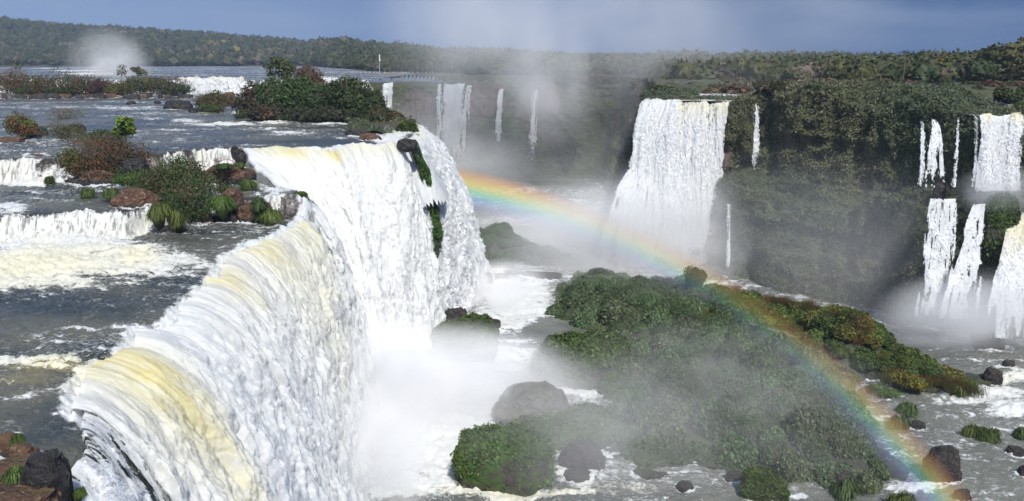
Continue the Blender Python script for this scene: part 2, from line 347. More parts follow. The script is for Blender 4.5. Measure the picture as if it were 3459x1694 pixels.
def river_z(x, y):
    wob = (fb2(x * .25, y * .25, 3, 3) - .5) * 3.0 + (fb2(x * .07, y * .02, 3, 6) - .5) * 7.0
    s1 = y + wob - np.interp(x, cas1[:, 0], cas1[:, 1]); s2 = y + wob - np.interp(x, cas2[:, 0], cas2[:, 1]); s3 = y + wob * 2 - np.interp(x, cas3[:, 0], cas3[:, 1])
    e2 = (x < -46) | (y > 160)
    z = T1 + (T2 - T1) * sm(-.6, 1.4, s1) + (UP - T2) * sm(-1, 1.6, s2) + (FARR - UP) * sm(-1, 3, s3)
    bk = fb2(x * .35, y * .35, 4, 19); a1 = np.where(x < -51, .95 + .5 * sm(.42, .5, bk), .05 + 1.0 * sm(.58, .64, bk)); a2 = np.where((x < -79) | (x > -64), .6 + .8 * sm(.4, .5, bk), .15)
    cas = np.exp(-(np.abs(s1 + .5) / 2.0) ** 2) * a1 + np.exp(-(np.abs(s2 + .8) / 2.4) ** 2) * a2 + np.exp(-(np.abs(s3) / 5.) ** 2) * (.4 + sm(.4, .6, bk))
    down = sm(-7, -.5, s1) * (s1 < 1) * a1 + sm(-9, -1, s2) * (s2 < 1) * .9 * a2
    return z, cas, down, s1, s2, s3
# foam patches of the upper river: disp x, y, half width, half height, level, foam, silt
FP = [(60, 628, 360, 28, T1, .97, .1), (40, 670, 320, 44, T1, 1.0, .75), (300, 662, 250, 34, T1, .85, .3), (480, 655, 130, 22, T1, .72, .25), (335, 645, 80, 18, T1, 1.0, .8), (60, 712, 260, 24, T1, .85, .5), (120, 610, 260, 10, T1, 1.0, 0),
      (330, 700, 210, 14, T1, .5, .1), (480, 690, 90, 10, T1, .5, .1), (215, 825, 110, 6, T1, .62, 0), (330, 822, 70, 12, T1, .75, 0), (60, 905, 160, 14, T1, .85, .25), (120, 925, 130, 26, T1, .65, .95), (30, 1005, 100, 8, T1, .6, .1),
      (150, 790, 150, 30, T1, .28, 0), (60, 870, 120, 30, T1, .3, 0), (500, 600, 90, 6, T1, .3, 0), (680, 572, 60, 5, T1, .6, 0), (60, 960, 120, 30, T1, .2, .7), (250, 850, 60, 10, T1, .4, .2),
      (60, 500, 90, 7, T2, .55, 0), (140, 480, 110, 8, T2, .5, 0), (90, 462, 130, 8, T2, .7, 0), (330, 468, 60, 7, T2, .75, 0), (250, 478, 70, 6, T2, .5, 0), (30, 525, 50, 16, T2, .8, 0), (200, 455, 40, 5, T2, .4, 0), (140, 505, 90, 5, T2, .5, 0),
      (590, 460, 30, 14, T2, .7, 0), (680, 478, 45, 14, T2, .7, 0), (720, 500, 40, 16, T2, .5, 0), (555, 500, 30, 40, T2, .5, 0),
      (560, 312, 120, 6, UP, .85, .2), (700, 305, 60, 6, UP, .85, .35), (470, 303, 60, 5, UP, .75, .1), (830, 312, 80, 6, UP, .75, .15), (380, 300, 50, 5, UP, .6, 0), (640, 325, 110, 7, UP, .5, 0), (720, 335, 50, 7, UP, .85, 0), (900, 314, 50, 4, UP, .6, 0),
      (600, 285, 20, 10, UP, .8, 0), (300, 270, 150, 5, UP, .6, 0), (160, 268, 60, 4, UP, .6, 0), (40, 245, 70, 2, UP, .6, 0), (500, 268, 60, 4, UP, .55, 0), (300, 292, 120, 5, UP, .5, 0), (470, 350, 80, 5, UP, .35, 0), (930, 340, 60, 8, UP, .6, 0), (985, 345, 40, 12, UP, .98, .05), (1010, 332, 34, 10, UP, .98, .35), (960, 352, 40, 7, UP, .9, .1),
      (420, 285, 60, 5, UP, .5, 0), (520, 340, 90, 4, UP, .3, 0), (330, 335, 60, 4, UP, .3, 0), (450, 375, 60, 5, UP, .4, 0),
      (200, 178, 90, 2, FARR, .9, 0), (230, 186, 90, 3, FARR, 1, .5), (120, 172, 60, 1, FARR, .7, 0), (780, 196, 60, 3, FARR, .9, 0), (700, 182, 200, 2, FARR, .5, 0), (330, 188, 120, 2, FARR, .6, 0)]
def foam_from(FP, x, y, z, lev_tol=2.2):
    fo = np.zeros_like(x); si = np.zeros_like(x); wx = (fb2(x * .12, y * .12, 3, 41) - .5)
    for dx, dy, hw, hh, lev, f, s in FP:
        c = PZ(dx, dy, lev); e = PZ(dx, dy + hh, lev); e2 = PZ(dx, dy - hh, lev); w = PZ(dx + hw, dy, lev); a = abs(w[0] - c[0]); b = max(abs(e2[1] - e[1]) / 2, .6)
        X = x - x.dtype.type(c[0]); Y = y - c[1]; X = X - Y * c[0] / c[1]
        g = np.exp(-((X + wx * a * .5) / a) ** 2 * .8 - ((Y + wx * b * 2.2) / b) ** 2 * .8) * (np.abs(z - lev) < lev_tol)
        fo = np.maximum(fo, f * g); si = np.maximum(si, s * g)
    for rx, ry, rr, rz in RK:
        b = (np.abs(x - rx) < rr * 3 + 3) & (np.abs(y - ry) < rr * 3 + 3) & (np.abs(z - rz) < 2.5)
        if b.any():
            dx_, dy_ = x[b] - rx, y[b] - ry; d = np.hypot(dx_, dy_); w = .3 * rr + .55; k = .72 * np.exp(-((d - rr * .95) / w) ** 2) * (.55 + .9 * (wx[b] + .5)) ; k = np.maximum(k, .62 * np.exp(-((dx_ - rr * 1.7) / (rr * 1.1)) ** 2 - (dy_ / (rr * .5)) ** 2)); fo[b] = np.maximum(fo[b], k)
    return fo, si
def upper_river():
    th = np.radians(np.linspace(-52, 8, 760)); r = np.exp(np.linspace(math.log(36), math.log(1500), 900))
    TH, RR = np.meshgrid(th, r, indexing='ij'); x = RR * np.sin(TH); y = RR * np.cos(TH)
    ins = inpoly(x, y, poly_in); d = dline(x, y, edge); sd = np.where(ins, d, -d)
    z, cas, down, s1, s2, s3 = river_z(x, y)
    lipf = np.array([c[2] for c in CR])
    # between the two steps the ground slopes down to the main lip
    fo, si = foam_from(FP, x, y, z)
    fo = np.maximum(fo, np.clip(cas, 0, 1) * .9); fo = np.maximum(fo, down * .85)
    fo = np.maximum(fo, .98 * np.exp(-((sd) / 1.6) ** 2) * ((y > 55) | (x < -40)) * .9)
    fo = np.maximum(fo, .95 * sm(.3, -.6, sd) * (y > 66)); fo = np.maximum(fo, .52 * fb2(x * .06, y * .10, 3, 77) + .08) ; si = si + .45 * np.clip(cas, 0, 1) * fb2(x * .2, y * .2, 2, 5) * (y < 420)
    lod = 1 / (1 + RR / 900)
    wv = (fb2(x * .30, y * .45, 5, 11, .55) - .5) * (.5 + 1.3 * fo) * lod + (fb2(x * 1.1, y * 1.5, 3, 21, .6, True) - .5) * (.15 + .75 * fo)
    wv += np.clip(cas, 0, 1) * (fb2(x * 1.0, y * .4, 4, 31, .6, True) - .5) * 1.8
    z = z + wv
    out = np.clip(-sd, 0, 50); z = z - .5 * out ** 1.2 - out * 1.2 - .55 * sm(1.2, 0, sd)
    mask = (sd > -7)
    V = np.stack([x, y, z], -1).reshape(-1, 3); Fc = gridF(len(th), len(r), mask, flip=False)
    V, Fc, fo, si, stv = compact(V, Fc, fo.ravel(), si.ravel(), np.clip(np.exp(-(np.abs(s1 - .4) / 1.3) ** 2) + np.exp(-(np.abs(s2 - .3) / 1.6) ** 2), 0, 1).ravel())
    obj('river', mesh('river', V, Fc, mat_river, fl={'foam': fo, 'silt': np.clip(si, 0, 1), 'steep': stv, }), kind='structure', label='grey rushing river with white rapids above the falls')
# gorge water
GP = [(1050, 1120, 200, 120, 0, 1.0, .1), (1000, 1200, 160, 90, 0, .95, .1), (1330, 1240, 260, 14, 0, .8, .6), (1560, 1225, 120, 14, 0, .6, .4), (1380, 780, 60, 70, 0, .6, .1), (1250, 900, 110, 40, 0, .8, 0), (980, 1230, 120, 50, 0, 1, .05), (1240, 1235, 180, 18, 0, .9, .35), (1300, 740, 110, 60, 0, .95, .15), (1290, 800, 120, 45, 0, .85, .1), (1250, 685, 40, 12, 0, .9, .6), (1350, 678, 40, 6, 0, .9, .2), (1290, 860, 80, 8, 0, .7, 0),
      (2350, 965, 90, 22, 0, .95, .15), (2290, 945, 60, 8, 0, .9, 0), (2460, 1000, 120, 26, 0, 1, .2), (2540, 1030, 70, 26, 0, 1, .1), (2540, 950, 110, 22, 0, .85, .4), (2250, 1010, 50, 20, 0, .4, 0), (2210, 1050, 40, 25, 0, .5, 0),
      (1470, 1000, 35, 20, 0, .9, .1), (1440, 1040, 45, 14, 0, .7, .1), (1410, 1130, 22, 60, 0, .8, .4), (1480, 1105, 60, 14, 0, .8, 0), (1530, 1130, 30, 18, 0, .8, 0), (1450, 1190, 60, 14, 0, .7, .2), (2300, 1225, 70, 14, 0, .9, .1), (2440, 1120, 90, 5, 0, .5, 0), (2380, 1085, 60, 5, 0, .5, 0),
      (1600, 1215, 120, 20, 0, .4, .2), (2060, 1180, 90, 20, 0, .35, 0), (1800, 1160, 120, 20, 0, .4, 0), (2560, 1090, 40, 12, 0, .6, 0), (1330, 1180, 160, 60, 0, .5, .2), (1100, 1000, 260, 150, 0, .9, 0), (1380, 930, 60, 30, 0, .5, 0), (2480, 1250, 90, 8, 0, .6, .1), (2500, 860, 150, 18, 0, .5, .2)]
def gorge_water():
    th = np.radians(np.linspace(-34, 46, 760)); r = np.exp(np.linspace(math.log(75), math.log(560), 620))
    TH, RR = np.meshgrid(th, r, indexing='ij'); x = RR * np.sin(TH); y = RR * np.cos(TH); z0 = np.zeros_like(x)
    fo, si = foam_from(GP, x, y, z0, 9); fo = np.maximum(fo, .62 * fb2(x * .03, y * .05, 4, 9) + .04)
    z = (fb2(x * .16, y * .25, 4, 13) - .5) * (.6 + 2.6 * fo) + (fb2(x * .7, y * 1.0, 3, 23, .6, True) - .5) * (.12 + 1.1 * fo)
    z += 1.6 * np.exp(-((x + 6) / 40) ** 2 - ((y - 215) / 40) ** 2)
    V = np.stack([x, y, z], -1).reshape(-1, 3); Fc = gridF(len(th), len(r))
    obj('water', mesh('water', V, Fc, mat_pool, fl={'foam': fo.ravel(), 'silt': np.clip(si, 0, 1).ravel()}), kind='structure', label='milky grey water churning along the gorge floor')
# ------------------------------------------------------------------ falling water
def sheet(name, crest, foot, label, ns, nt, p=2.0, relief=.5, seed=0, silt=None, clear=None, gap=0.0, gscale=.5, ragged=1.0, lift=0.0, group=None, streak=1.0, tier=None, tmat=None, cat='waterfall', vs=.28, flecks=0, fsz=.2, clk=1.0, feather=0.0):
    crest = np.asarray(crest, float); foot = np.asarray(foot, float)
    L = np.r_[0, np.cumsum(np.linalg.norm(np.diff(crest, axis=0), axis=1))]; t = np.linspace(0, L[-1], ns)
    def ip(A): 
        B = np.stack([np.interp(t, L, A[:, k]) for k in range(3)], 1)
        k = max(1, ns // 60); ker = np.ones(2 * k + 1) / (2 * k + 1)
        return np.stack([np.convolve(np.pad(B[:, q], k, mode='edge'), ker, 'valid') for q in range(3)], 1)
    c, f = ip(crest), ip(foot)
    H = (c[:, 2] - f[:, 2]).mean(); D = np.linalg.norm((c - f)[:, :2], axis=1).mean()
    uu = np.linspace(0, 1, 2000); arc = np.r_[0, np.cumsum(np.hypot(np.diff(uu) * D, np.diff(uu ** p) * H))]; u = np.interp(np.linspace(0, arc[-1], nt), arc, uu)
    S = t[:, None] * np.ones(nt); Vv = np.linspace(0, arc[-1], nt)[None, :] * np.ones((ns, 1)); U = u[None, :] * np.ones((ns, 1))
    # lip wobble: the water lets go a little earlier or later along the lip
    lip = (fb2(t * .35, t * 0, 3, seed + 3) - .5)[:, None] * 2.0 * ragged
    P = np.empty((ns, nt, 3)); 
    P[..., :2] = c[:, None, :2] + (f - c)[:, None, :2] * U[..., None]; P[..., 2] = c[:, None, 2] + (f - c)[:, None, 2] * U ** p
    dirh = (f - c)[:, :2]; dirh = dirh / (np.linalg.norm(dirh, axis=1)[:, None] + 1e-6)
    P[..., :2] += dirh[:, None, :] * (lip * (1 - U))[..., None]
    if tier is not None: P += tier(S / L[-1], U)[..., None] * np.r_[0, 0, 1.0]
    gs = np.gradient(P, axis=0); gt = np.gradient(P, axis=1); N = np.cross(gs, gt); N /= np.linalg.norm(N, axis=-1)[..., None] + 1e-9
    if N[..., 2].mean() < 0: N = -N
    grow = .12 + .88 * sm(0, .45, U)
    warp = (fb2(S * .12 + seed, Vv * .05, 3, seed + 5) - .5) * 6
    col = fb2((S + warp) * .28 * streak, Vv * .035, 4, seed + 1, .55)                        # tall columns
    clump = fb2((S + warp * .5) * .75 + col * 2, Vv * vs + col * 3, 5, seed + 2, .58)  # cauliflower clumps
    fine = fb2(S * 3.0, Vv * 1.1, 3, seed + 4, .6, True); bw_ = fb2((S + warp * .4) * .42, Vv * .20 + col * 2, 2, seed + 21, .5); bw2 = fb2((S - warp * .3) * 1.1, Vv * .55 + bw_ * 2, 3, seed + 22, .55)
    bil_ = np.abs(2 * bw_ - 1) * 1.5 + np.abs(2 * bw2 - 1) * .9
    P += N * ((col - .5) * 5.2 * relief + (clump - .5) * 3.6 * clk * relief * grow + (fine - .5) * .14 * relief * grow + bil_ * 1.25 * clk * relief * grow * sm(.1, .5, U) + lift)[..., None]
    P[:, :3] -= np.array([0, 0, .5]) * np.linspace(1, 0, 3)[None, :, None]
    q = (clump * .55 + col * .45)
    si = np.zeros_like(S) if silt is None else silt(S, U, col)
    cl = np.zeros_like(S) if clear is None else clear(S, U, col)
    ragged = ragged * min(1, L[-1] / 22); mask = np.ones((ns, nt), bool)
    if gap > 0: mask &= (fb2(S * gscale * 1.6, Vv * gscale * .16, 4, seed + 8, .6) * .75 + .25 * fine) > gap
    ed = (fb2(S * 0 + 3, Vv * .4, 4, seed + 9, .6)) * ragged * 2.2
    mask &= (S > ed * (.3 + U)) & (S < L[-1] - fb2(S * 0 + 9, Vv * .4, 4, seed + 12, .6) * ragged * 2.2 * (.3 + U))
    if feather > 0:
        K = np.clip(L[-1] * 1.1, 5, 26); st = fb2(S / L[-1] * K * 1.6 + .6 * fb2(S / L[-1] * 4, Vv * .12, 2, seed), Vv * .10, 4, seed + 51, .6); cl_ = np.minimum(S, L[-1] - S) / L[-1] * min(1.0, L[-1] / 8) + .04 * (fine - .5)
        mask &= st > feather * (.56 - cl_ * 2.6) ; mask &= ~((st < .30 + .16 * feather * sm(.5, 1, U)) & (cl_ > 0) & (L[-1] < 9) & (U > .08))
    if flecks:
        q0 = clump * .6 + col * .4; rg = np.random.default_rng(seed + 400); wt = (np.linalg.norm(np.cross(np.gradient(P, axis=0), np.gradient(P, axis=1)), axis=-1) * mask * (.05 + sm(.02, .4, U)) * (.05 + sm(.35, .75, q0) ** 2)).ravel(); kk = rg.choice(ns * nt, flecks, p=wt / wt.sum())
        Nk = N.reshape(-1, 3)[kk]; Pk = P.reshape(-1, 3)[kk] + Nk * (np.abs(rg.normal(size=(flecks, 1))) * .8 * fsz) + rg.normal(size=(flecks, 3)) * fsz * .4
        tt = gt.reshape(-1, 3)[kk]; tt /= np.linalg.norm(tt, axis=1)[:, None] + 1e-9; tt = tt + .30 * rg.normal(size=tt.shape); d = Nk + .27 * rg.normal(size=Nk.shape) + np.array([.05, -.28, .35]); d /= np.linalg.norm(d, axis=1)[:, None]
        tt -= d * (tt * d).sum(1)[:, None]; tt /= np.linalg.norm(tt, axis=1)[:, None] + 1e-9; bb = np.cross(d, tt); sz = (fsz * (.4 + rg.random(flecks) ** 2 * 1.1))[:, None]
        fV = np.stack([Pk - tt * sz * 1.1, Pk + bb * sz * .42, Pk + tt * sz * 1.1, Pk - bb * sz * .42], 1).reshape(-1, 3); fF = np.arange(4 * flecks).reshape(-1, 4)
    Fc = gridF(ns, nt, mask); V = P.reshape(-1, 3); sv = np.stack([S * 1.3, Vv * .42, np.full_like(S, seed)], -1).reshape(-1, 3)
    si0 = si.ravel(); V, Fc, sv, si, cl = compact(V, Fc, sv, si.ravel(), cl.ravel())
    if flecks:
        sv = np.concatenate([sv, np.repeat(np.stack([S * 1.3, Vv * .42, np.full_like(S, seed)], -1).reshape(-1, 3)[kk], 4, 0)]); si = np.concatenate([si, np.repeat(si0[kk], 4)]); cl = np.concatenate([cl, np.zeros(4 * flecks)])
        Fc = np.concatenate([Fc, fF + len(V)]); V = np.concatenate([V, fV])
    me = mesh(name, V, Fc, tmat or mat_fall, fl={'silt': np.clip(si, 0, 1), 'clear': np.clip(cl, 0, 1)})
    a = me.attributes.new('sv', 'FLOAT_VECTOR', 'POINT'); a.data.foreach_set('vector', sv.astype(np.float32).ravel())
    return obj(name, me, label=label, cat=cat, group=group)
def cr(i, j): return CR[i:j]
# near fall, flowing to the right over the long lip
nc = CR[3:17]; nf = np.array([(-19, 57, 0), (-16, 64, 0), (-16.5, 70, 0), (-16.5, 74, 0), (-17, 79, 0), (-18, 84, 0), (-18, 88, 0), (-19, 97, 0), (-20, 104, 0), (-21, 112, 0), (-22, 119, 0), (-22.5, 127, 0), (-22.5, 133, 0), (-22.5, 138, 0)], float)
ncL = np.r_[0, np.cumsum(np.linalg.norm(np.diff(nc, axis=0), axis=1))]
def gz(S, c, w): return np.exp(-((S - c) / w) ** 2)
def nsilt(S, U, col):
    k = ncL; a = .74 * gz(S, k[2] - 1.5, 2.4) * np.exp(-(U / .8) ** 2) + .45 * gz(S, k[1], 4.5) * (1 - sm(.2, .6, U))
    b = (.62 * gz(S, k[7], 5.5) + .60 * gz(S, k[9], 5) + .40 * gz(S, k[11], 4)) * (1 - sm(.08, .5, U)) + .2 * gz(S, k[10], 12) * (1 - sm(.5, 1.0, U))
    w = .16 * (1 - gz(S, k[4], 6)) * fb2(S * .12, U * 3, 2, 61)
    return (a + b + w) * (.75 + .6 * (col - .35))
def nclear(S, U, col): 
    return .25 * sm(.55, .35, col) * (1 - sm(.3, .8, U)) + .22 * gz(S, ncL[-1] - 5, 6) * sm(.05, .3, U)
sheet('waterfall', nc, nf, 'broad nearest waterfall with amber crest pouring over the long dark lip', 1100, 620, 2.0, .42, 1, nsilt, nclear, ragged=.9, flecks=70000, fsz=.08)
# veil at the lower left corner over dark rock
sheet('waterfall', CR[0:5] + np.array([.3, 0, -.25]), np.array([(-19, 40, 4), (-20, 46, 3), (-20, 51, 2), (-20, 57, 1), (-18.5, 62, 1)], float), 'thin grey veil of water beside brown rocks in the lower left corner', 420, 420, 2.0, .25, 31, None, lambda S, U, c: .40 + 0 * S, gap=.42, gscale=1.2, ragged=.5, flecks=60000, fsz=.10)
# central fall out of the bay
cc = CR[15:25]; cfoot = np.array([(-22, 132, 0), (-22, 134, 0), (-22, 138, 2), (-22, 142, 3), (-26, 147, 6), (-25, 150, 6), (-24, 153, 6), (-22.5, 157, 5), (-17.5, 163, 3), (-13.6, 171, 2)], float)
ccL = np.r_[0, np.cumsum(np.linalg.norm(np.diff(cc, axis=0), axis=1))]
def csilt(S, U, col): 
    return (1.5 * gz(S, ccL[6] + .5, 1.5) + .5 * gz(S, ccL[5] - 1, 3)) * (1 - sm(.10, .26, U)) + .30 * (1 - sm(.1, .25, U)) * (S > ccL[4]) + .10 * fb2(S * .08, U * 3, 2, 63) * sm(.1, .3, U)
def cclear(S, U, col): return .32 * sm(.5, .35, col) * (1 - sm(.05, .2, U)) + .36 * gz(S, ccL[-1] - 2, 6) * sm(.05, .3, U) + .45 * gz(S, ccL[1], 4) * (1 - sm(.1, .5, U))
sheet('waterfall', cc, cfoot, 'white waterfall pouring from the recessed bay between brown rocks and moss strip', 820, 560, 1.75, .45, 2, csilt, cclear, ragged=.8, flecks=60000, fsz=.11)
# outer curtain
oc = np.array([CR[25] + [-1.6, -3, 0], CR[26], CR[27], CR[27] + [-1.5, 10, 0]]); of = np.array([(-17.5, 178, 1), (-9, 203, 1), (-6.5, 214, 1), (-6, 226, 1)], float)
sheet('waterfall', oc, of, 'curving outer curtain of white water beyond the green moss strip', 420, 620, 2.1, .42, 3, lambda S, U, c: .25 * (1 - sm(.05, .2, U)), None, ragged=.7, flecks=90000, fsz=.26)
def vfall(x0, x1, ytop, ybot, d0, d1, label, p=2.2, x0b=None, x1b=None, relief=.3, seed=0, silt=0.0, gap=0, n=(200, 300), ragged=.6, clear=0.0, name='waterfall', vs=.28, gscale=.5, streak=1.0, group=None, flecks=0, fsz=.4, clk=.4, feather=1.0):
    x0b = x0 if x0b is None else x0b; x1b = x1 if x1b is None else x1b
    c = [PD(x0 + (x1 - x0) * k / 4, ytop, d0) for k in range(5)]; f = [PD(x0b + (x1b - x0b) * k / 4, ybot, d1) for k in range(5)]
    return sheet(name, c, f, label, n[0], n[1], p, relief, seed, (lambda S, U, q: silt * (1 - sm(.1, .6, U)) * sm(.42, .55, q)) if silt else None, (lambda S, U, q: clear + 0 * S) if clear else None, gap=gap, ragged=ragged, vs=vs, gscale=gscale, streak=streak, group=group, flecks=flecks or int(abs(x1b - x0b + x1 - x0) * abs(ybot - ytop) * .16) + 100, fsz=fsz * .7 * d0 / 250, clk=clk, feather=feather)
# middle fall
sheet('waterfall', [PD(1612, 250, 262), PD(1660, 252, 259), PD(1700, 254, 258), PD(1770, 257, 256), PD(1838, 259, 254)], [PD(1555, 700, 250), PD(1600, 700, 249), PD(1660, 700, 248), PD(1740, 700, 247), PD(1812, 700, 247)],
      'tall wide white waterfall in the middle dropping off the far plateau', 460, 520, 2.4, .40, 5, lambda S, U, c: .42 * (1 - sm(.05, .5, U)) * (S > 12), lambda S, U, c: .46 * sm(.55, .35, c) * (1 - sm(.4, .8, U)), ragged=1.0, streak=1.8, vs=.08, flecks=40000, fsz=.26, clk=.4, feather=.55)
vfall(1580, 1650, 425, 705, 253, 243, 'low skirt of white water spreading from the left foot of the tall middle waterfall', 1.6, 1470, 1640, relief=.45, seed=6, n=(220, 260), ragged=1.6, vs=.14, clear=.15)
vfall(1892, 1904, 263, 452, 246, 243, 'slender white cascade alone on the cliff right of the tall middle waterfall', 2.5, 1890, 1908, relief=.12, seed=7, n=(60, 260), ragged=.3, vs=.12)
vfall(1829, 1835, 512, 670, 236, 234, 'thin lower cascade trickling beside the foot of the middle waterfall', 2.5, 1824, 1836, relief=.12, seed=8, n=(50, 200), ragged=.3, vs=.12)
# back wall falls
for i, (a, b, ab, bb, yt, yb, lb) in enumerate([(966, 990, 956, 990, 207, 420, 'far white waterfall just right of the bushy island'), (1103, 1110, 1098, 1118, 212, 430, 'narrow far waterfall left of the widest far curtain'), (1118, 1176, 1112, 1156, 210, 470, 'widest far waterfall on the misty back wall'),
      (1180, 1190, 1150, 1178, 213, 440, 'slanting far waterfall leaning against the widest far curtain'), (1262, 1268, 1240, 1260, 222, 440, 'faint slanting waterfall on the misty back wall, ending on a dark ledge'), (1345, 1353, 1326, 1350, 224, 440, 'faintest veil waterfall in the mist left of the dark wall'),]):
    dd = 447 if yt < 400 else 380
    vfall(a, b, yt, yb, dd, dd - 4, lb, 2.6, ab, bb, relief=.35, seed=40 + i, n=(70, 160), ragged=.5 if b - a > 9 else .15, vs=.10, group='waterfalls on the misty back wall')
# right hand falls, upper tier
vfall(2462, 2568, 287, 480, 191, 187.5, 'broad creamy waterfall of the upper step at the right edge', 2.6, 2445, 2566, relief=.30, seed=11, silt=.5, n=(300, 300), ragged=.7, vs=.16, streak=1.6)
vfall(2313, 2319, 306, 468, 194, 188, 'thin ribbon of water left of the cone shaped waterfall', 2.4, 2308, 2322, relief=.12, seed=12, n=(60, 220), ragged=.2, vs=.2, gap=.42)
vfall(2340, 2352, 303, 472, 194, 187, 'lacy cone shaped waterfall widening down to the ledge', 1.7, 2316, 2378, relief=.22, seed=13, n=(160, 260), ragged=.3, clear=.3, gap=.45, gscale=1.6, vs=.3)
vfall(2408, 2411, 296, 470, 194, 189, 'thin broken trickle between the cone shaped and the creamy waterfall', 2.0, 2392, 2404, relief=.15, seed=14, n=(50, 240), ragged=.2, gap=.47, gscale=1.5, vs=.2)
vfall(2450, 2455, 290, 470, 192, 188, 'narrow strand falling against the left side of the creamy waterfall', 2.4, 2444, 2454, relief=.15, seed=15, n=(50, 240), ragged=.2, vs=.2)
vfall(2412, 2442, 252, 268, 212, 208, 'little white cascade above the cliff top, left one', 1.6, 2406, 2450, relief=.12, seed=16, n=(80, 50), ragged=.4, gap=.3, gscale=1.2)
vfall(2468, 2488, 256, 274, 208, 204, 'little white cascade above the creamy waterfall, middle one', 1.5, 2462, 2496, relief=.12, seed=17, n=(70, 50), ragged=.4, gap=.34, gscale=1.2)
vfall(2545, 2590, 262, 280, 206, 202, 'little white cascade above the creamy waterfall, at the frame edge', 1.5, 2520, 2600, relief=.12, seed=18, n=(70, 50), ragged=.4, gap=.3, gscale=1.2)
# right hand falls, lower tier
vfall(2340, 2408, 498, 792, 184, 178, 'lower step waterfall, left one, spilling from the mossy ledge', 1.35, 2298, 2394, relief=.34, seed=19, n=(200, 380), ragged=.5, gap=.37, gscale=1.3, vs=.3, clear=.26)
vfall(2446, 2480, 512, 800, 183, 175, 'lower step waterfall, middle one, sliding past the grassy knob', 1.35, 2356, 2458, relief=.34, seed=20, n=(200, 380), ragged=.4, gap=.36, gscale=1.3, vs=.3, clear=.2)
vfall(2543, 2620, 536, 850, 184, 170, 'lower step waterfall, largest one, yellowish at the right edge', 1.35, 2462, 2625, relief=.40, seed=21, silt=.45, n=(280, 420), ragged=.5, gap=.34, gscale=1.0, vs=.3, clear=.1)
vfall(1690, 1712, 236, 249, 285, 283, 'tiny cascade on the plateau above the tall middle waterfall', 1.5, 1682, 1726, relief=.15, seed=22, n=(60, 30), ragged=.3)
# left, far cascade across the river behind the bushes
vfall(448, 618, 194, 238, 436, 432, 'distant low waterfall seen behind the leafless river bushes', 1.8, 440, 625, relief=.45, seed=23, silt=.35, n=(300, 60), ragged=.8, vs=.2, clear=.12)
vfall(780, 850, 194, 212, 440, 437, 'small distant cascade peeping out behind the big bushy island', 1.8, 775, 850, relief=.3, seed=24, n=(120, 40), ragged=.8, vs=.2)
# ------------------------------------------------------------------ gorge wall
rim = [(-23, 196, 43), (-23, 214, 43), (-30, 240, 43), (-40, 264, 43.4), (-64, 312, 44), (-72, 380, 46), (-76, 449, 47.2), (-40, 453, 47.3), (0, 453, 47.3), (57, 451, 47.8), (60, 390, 48.5), (56, 330, 49), (46, 290, 49.0), (40, 266, 47.5)]
rim += [tuple(PD(*q)) for q in [(1660, 256, 263), (1740, 260, 261), (1838, 262, 258), (1860, 246, 256), (1908, 238, 253), (1960, 230, 245), (2040, 225, 234), (2100, 224, 227), (2200, 226, 219), (2290, 232, 212), (2350, 262, 205), (2400, 282, 199), (2450, 292, 194), (2520, 292, 192), (2590, 290, 191), (2680, 286, 188), (2800, 280, 183), (3000, 275, 172)]]
rim = np.array(rim)
rk = [0, 0, 0, 0, 0, 0, 0, 0, 0, 0, 0, 0, 0, 0, 0, 0, 0, .5, 1, 1, .6, .4, .5, .8, 1, 1, 1, 1, 1, 1, 1, 1]   # how much of a ledge
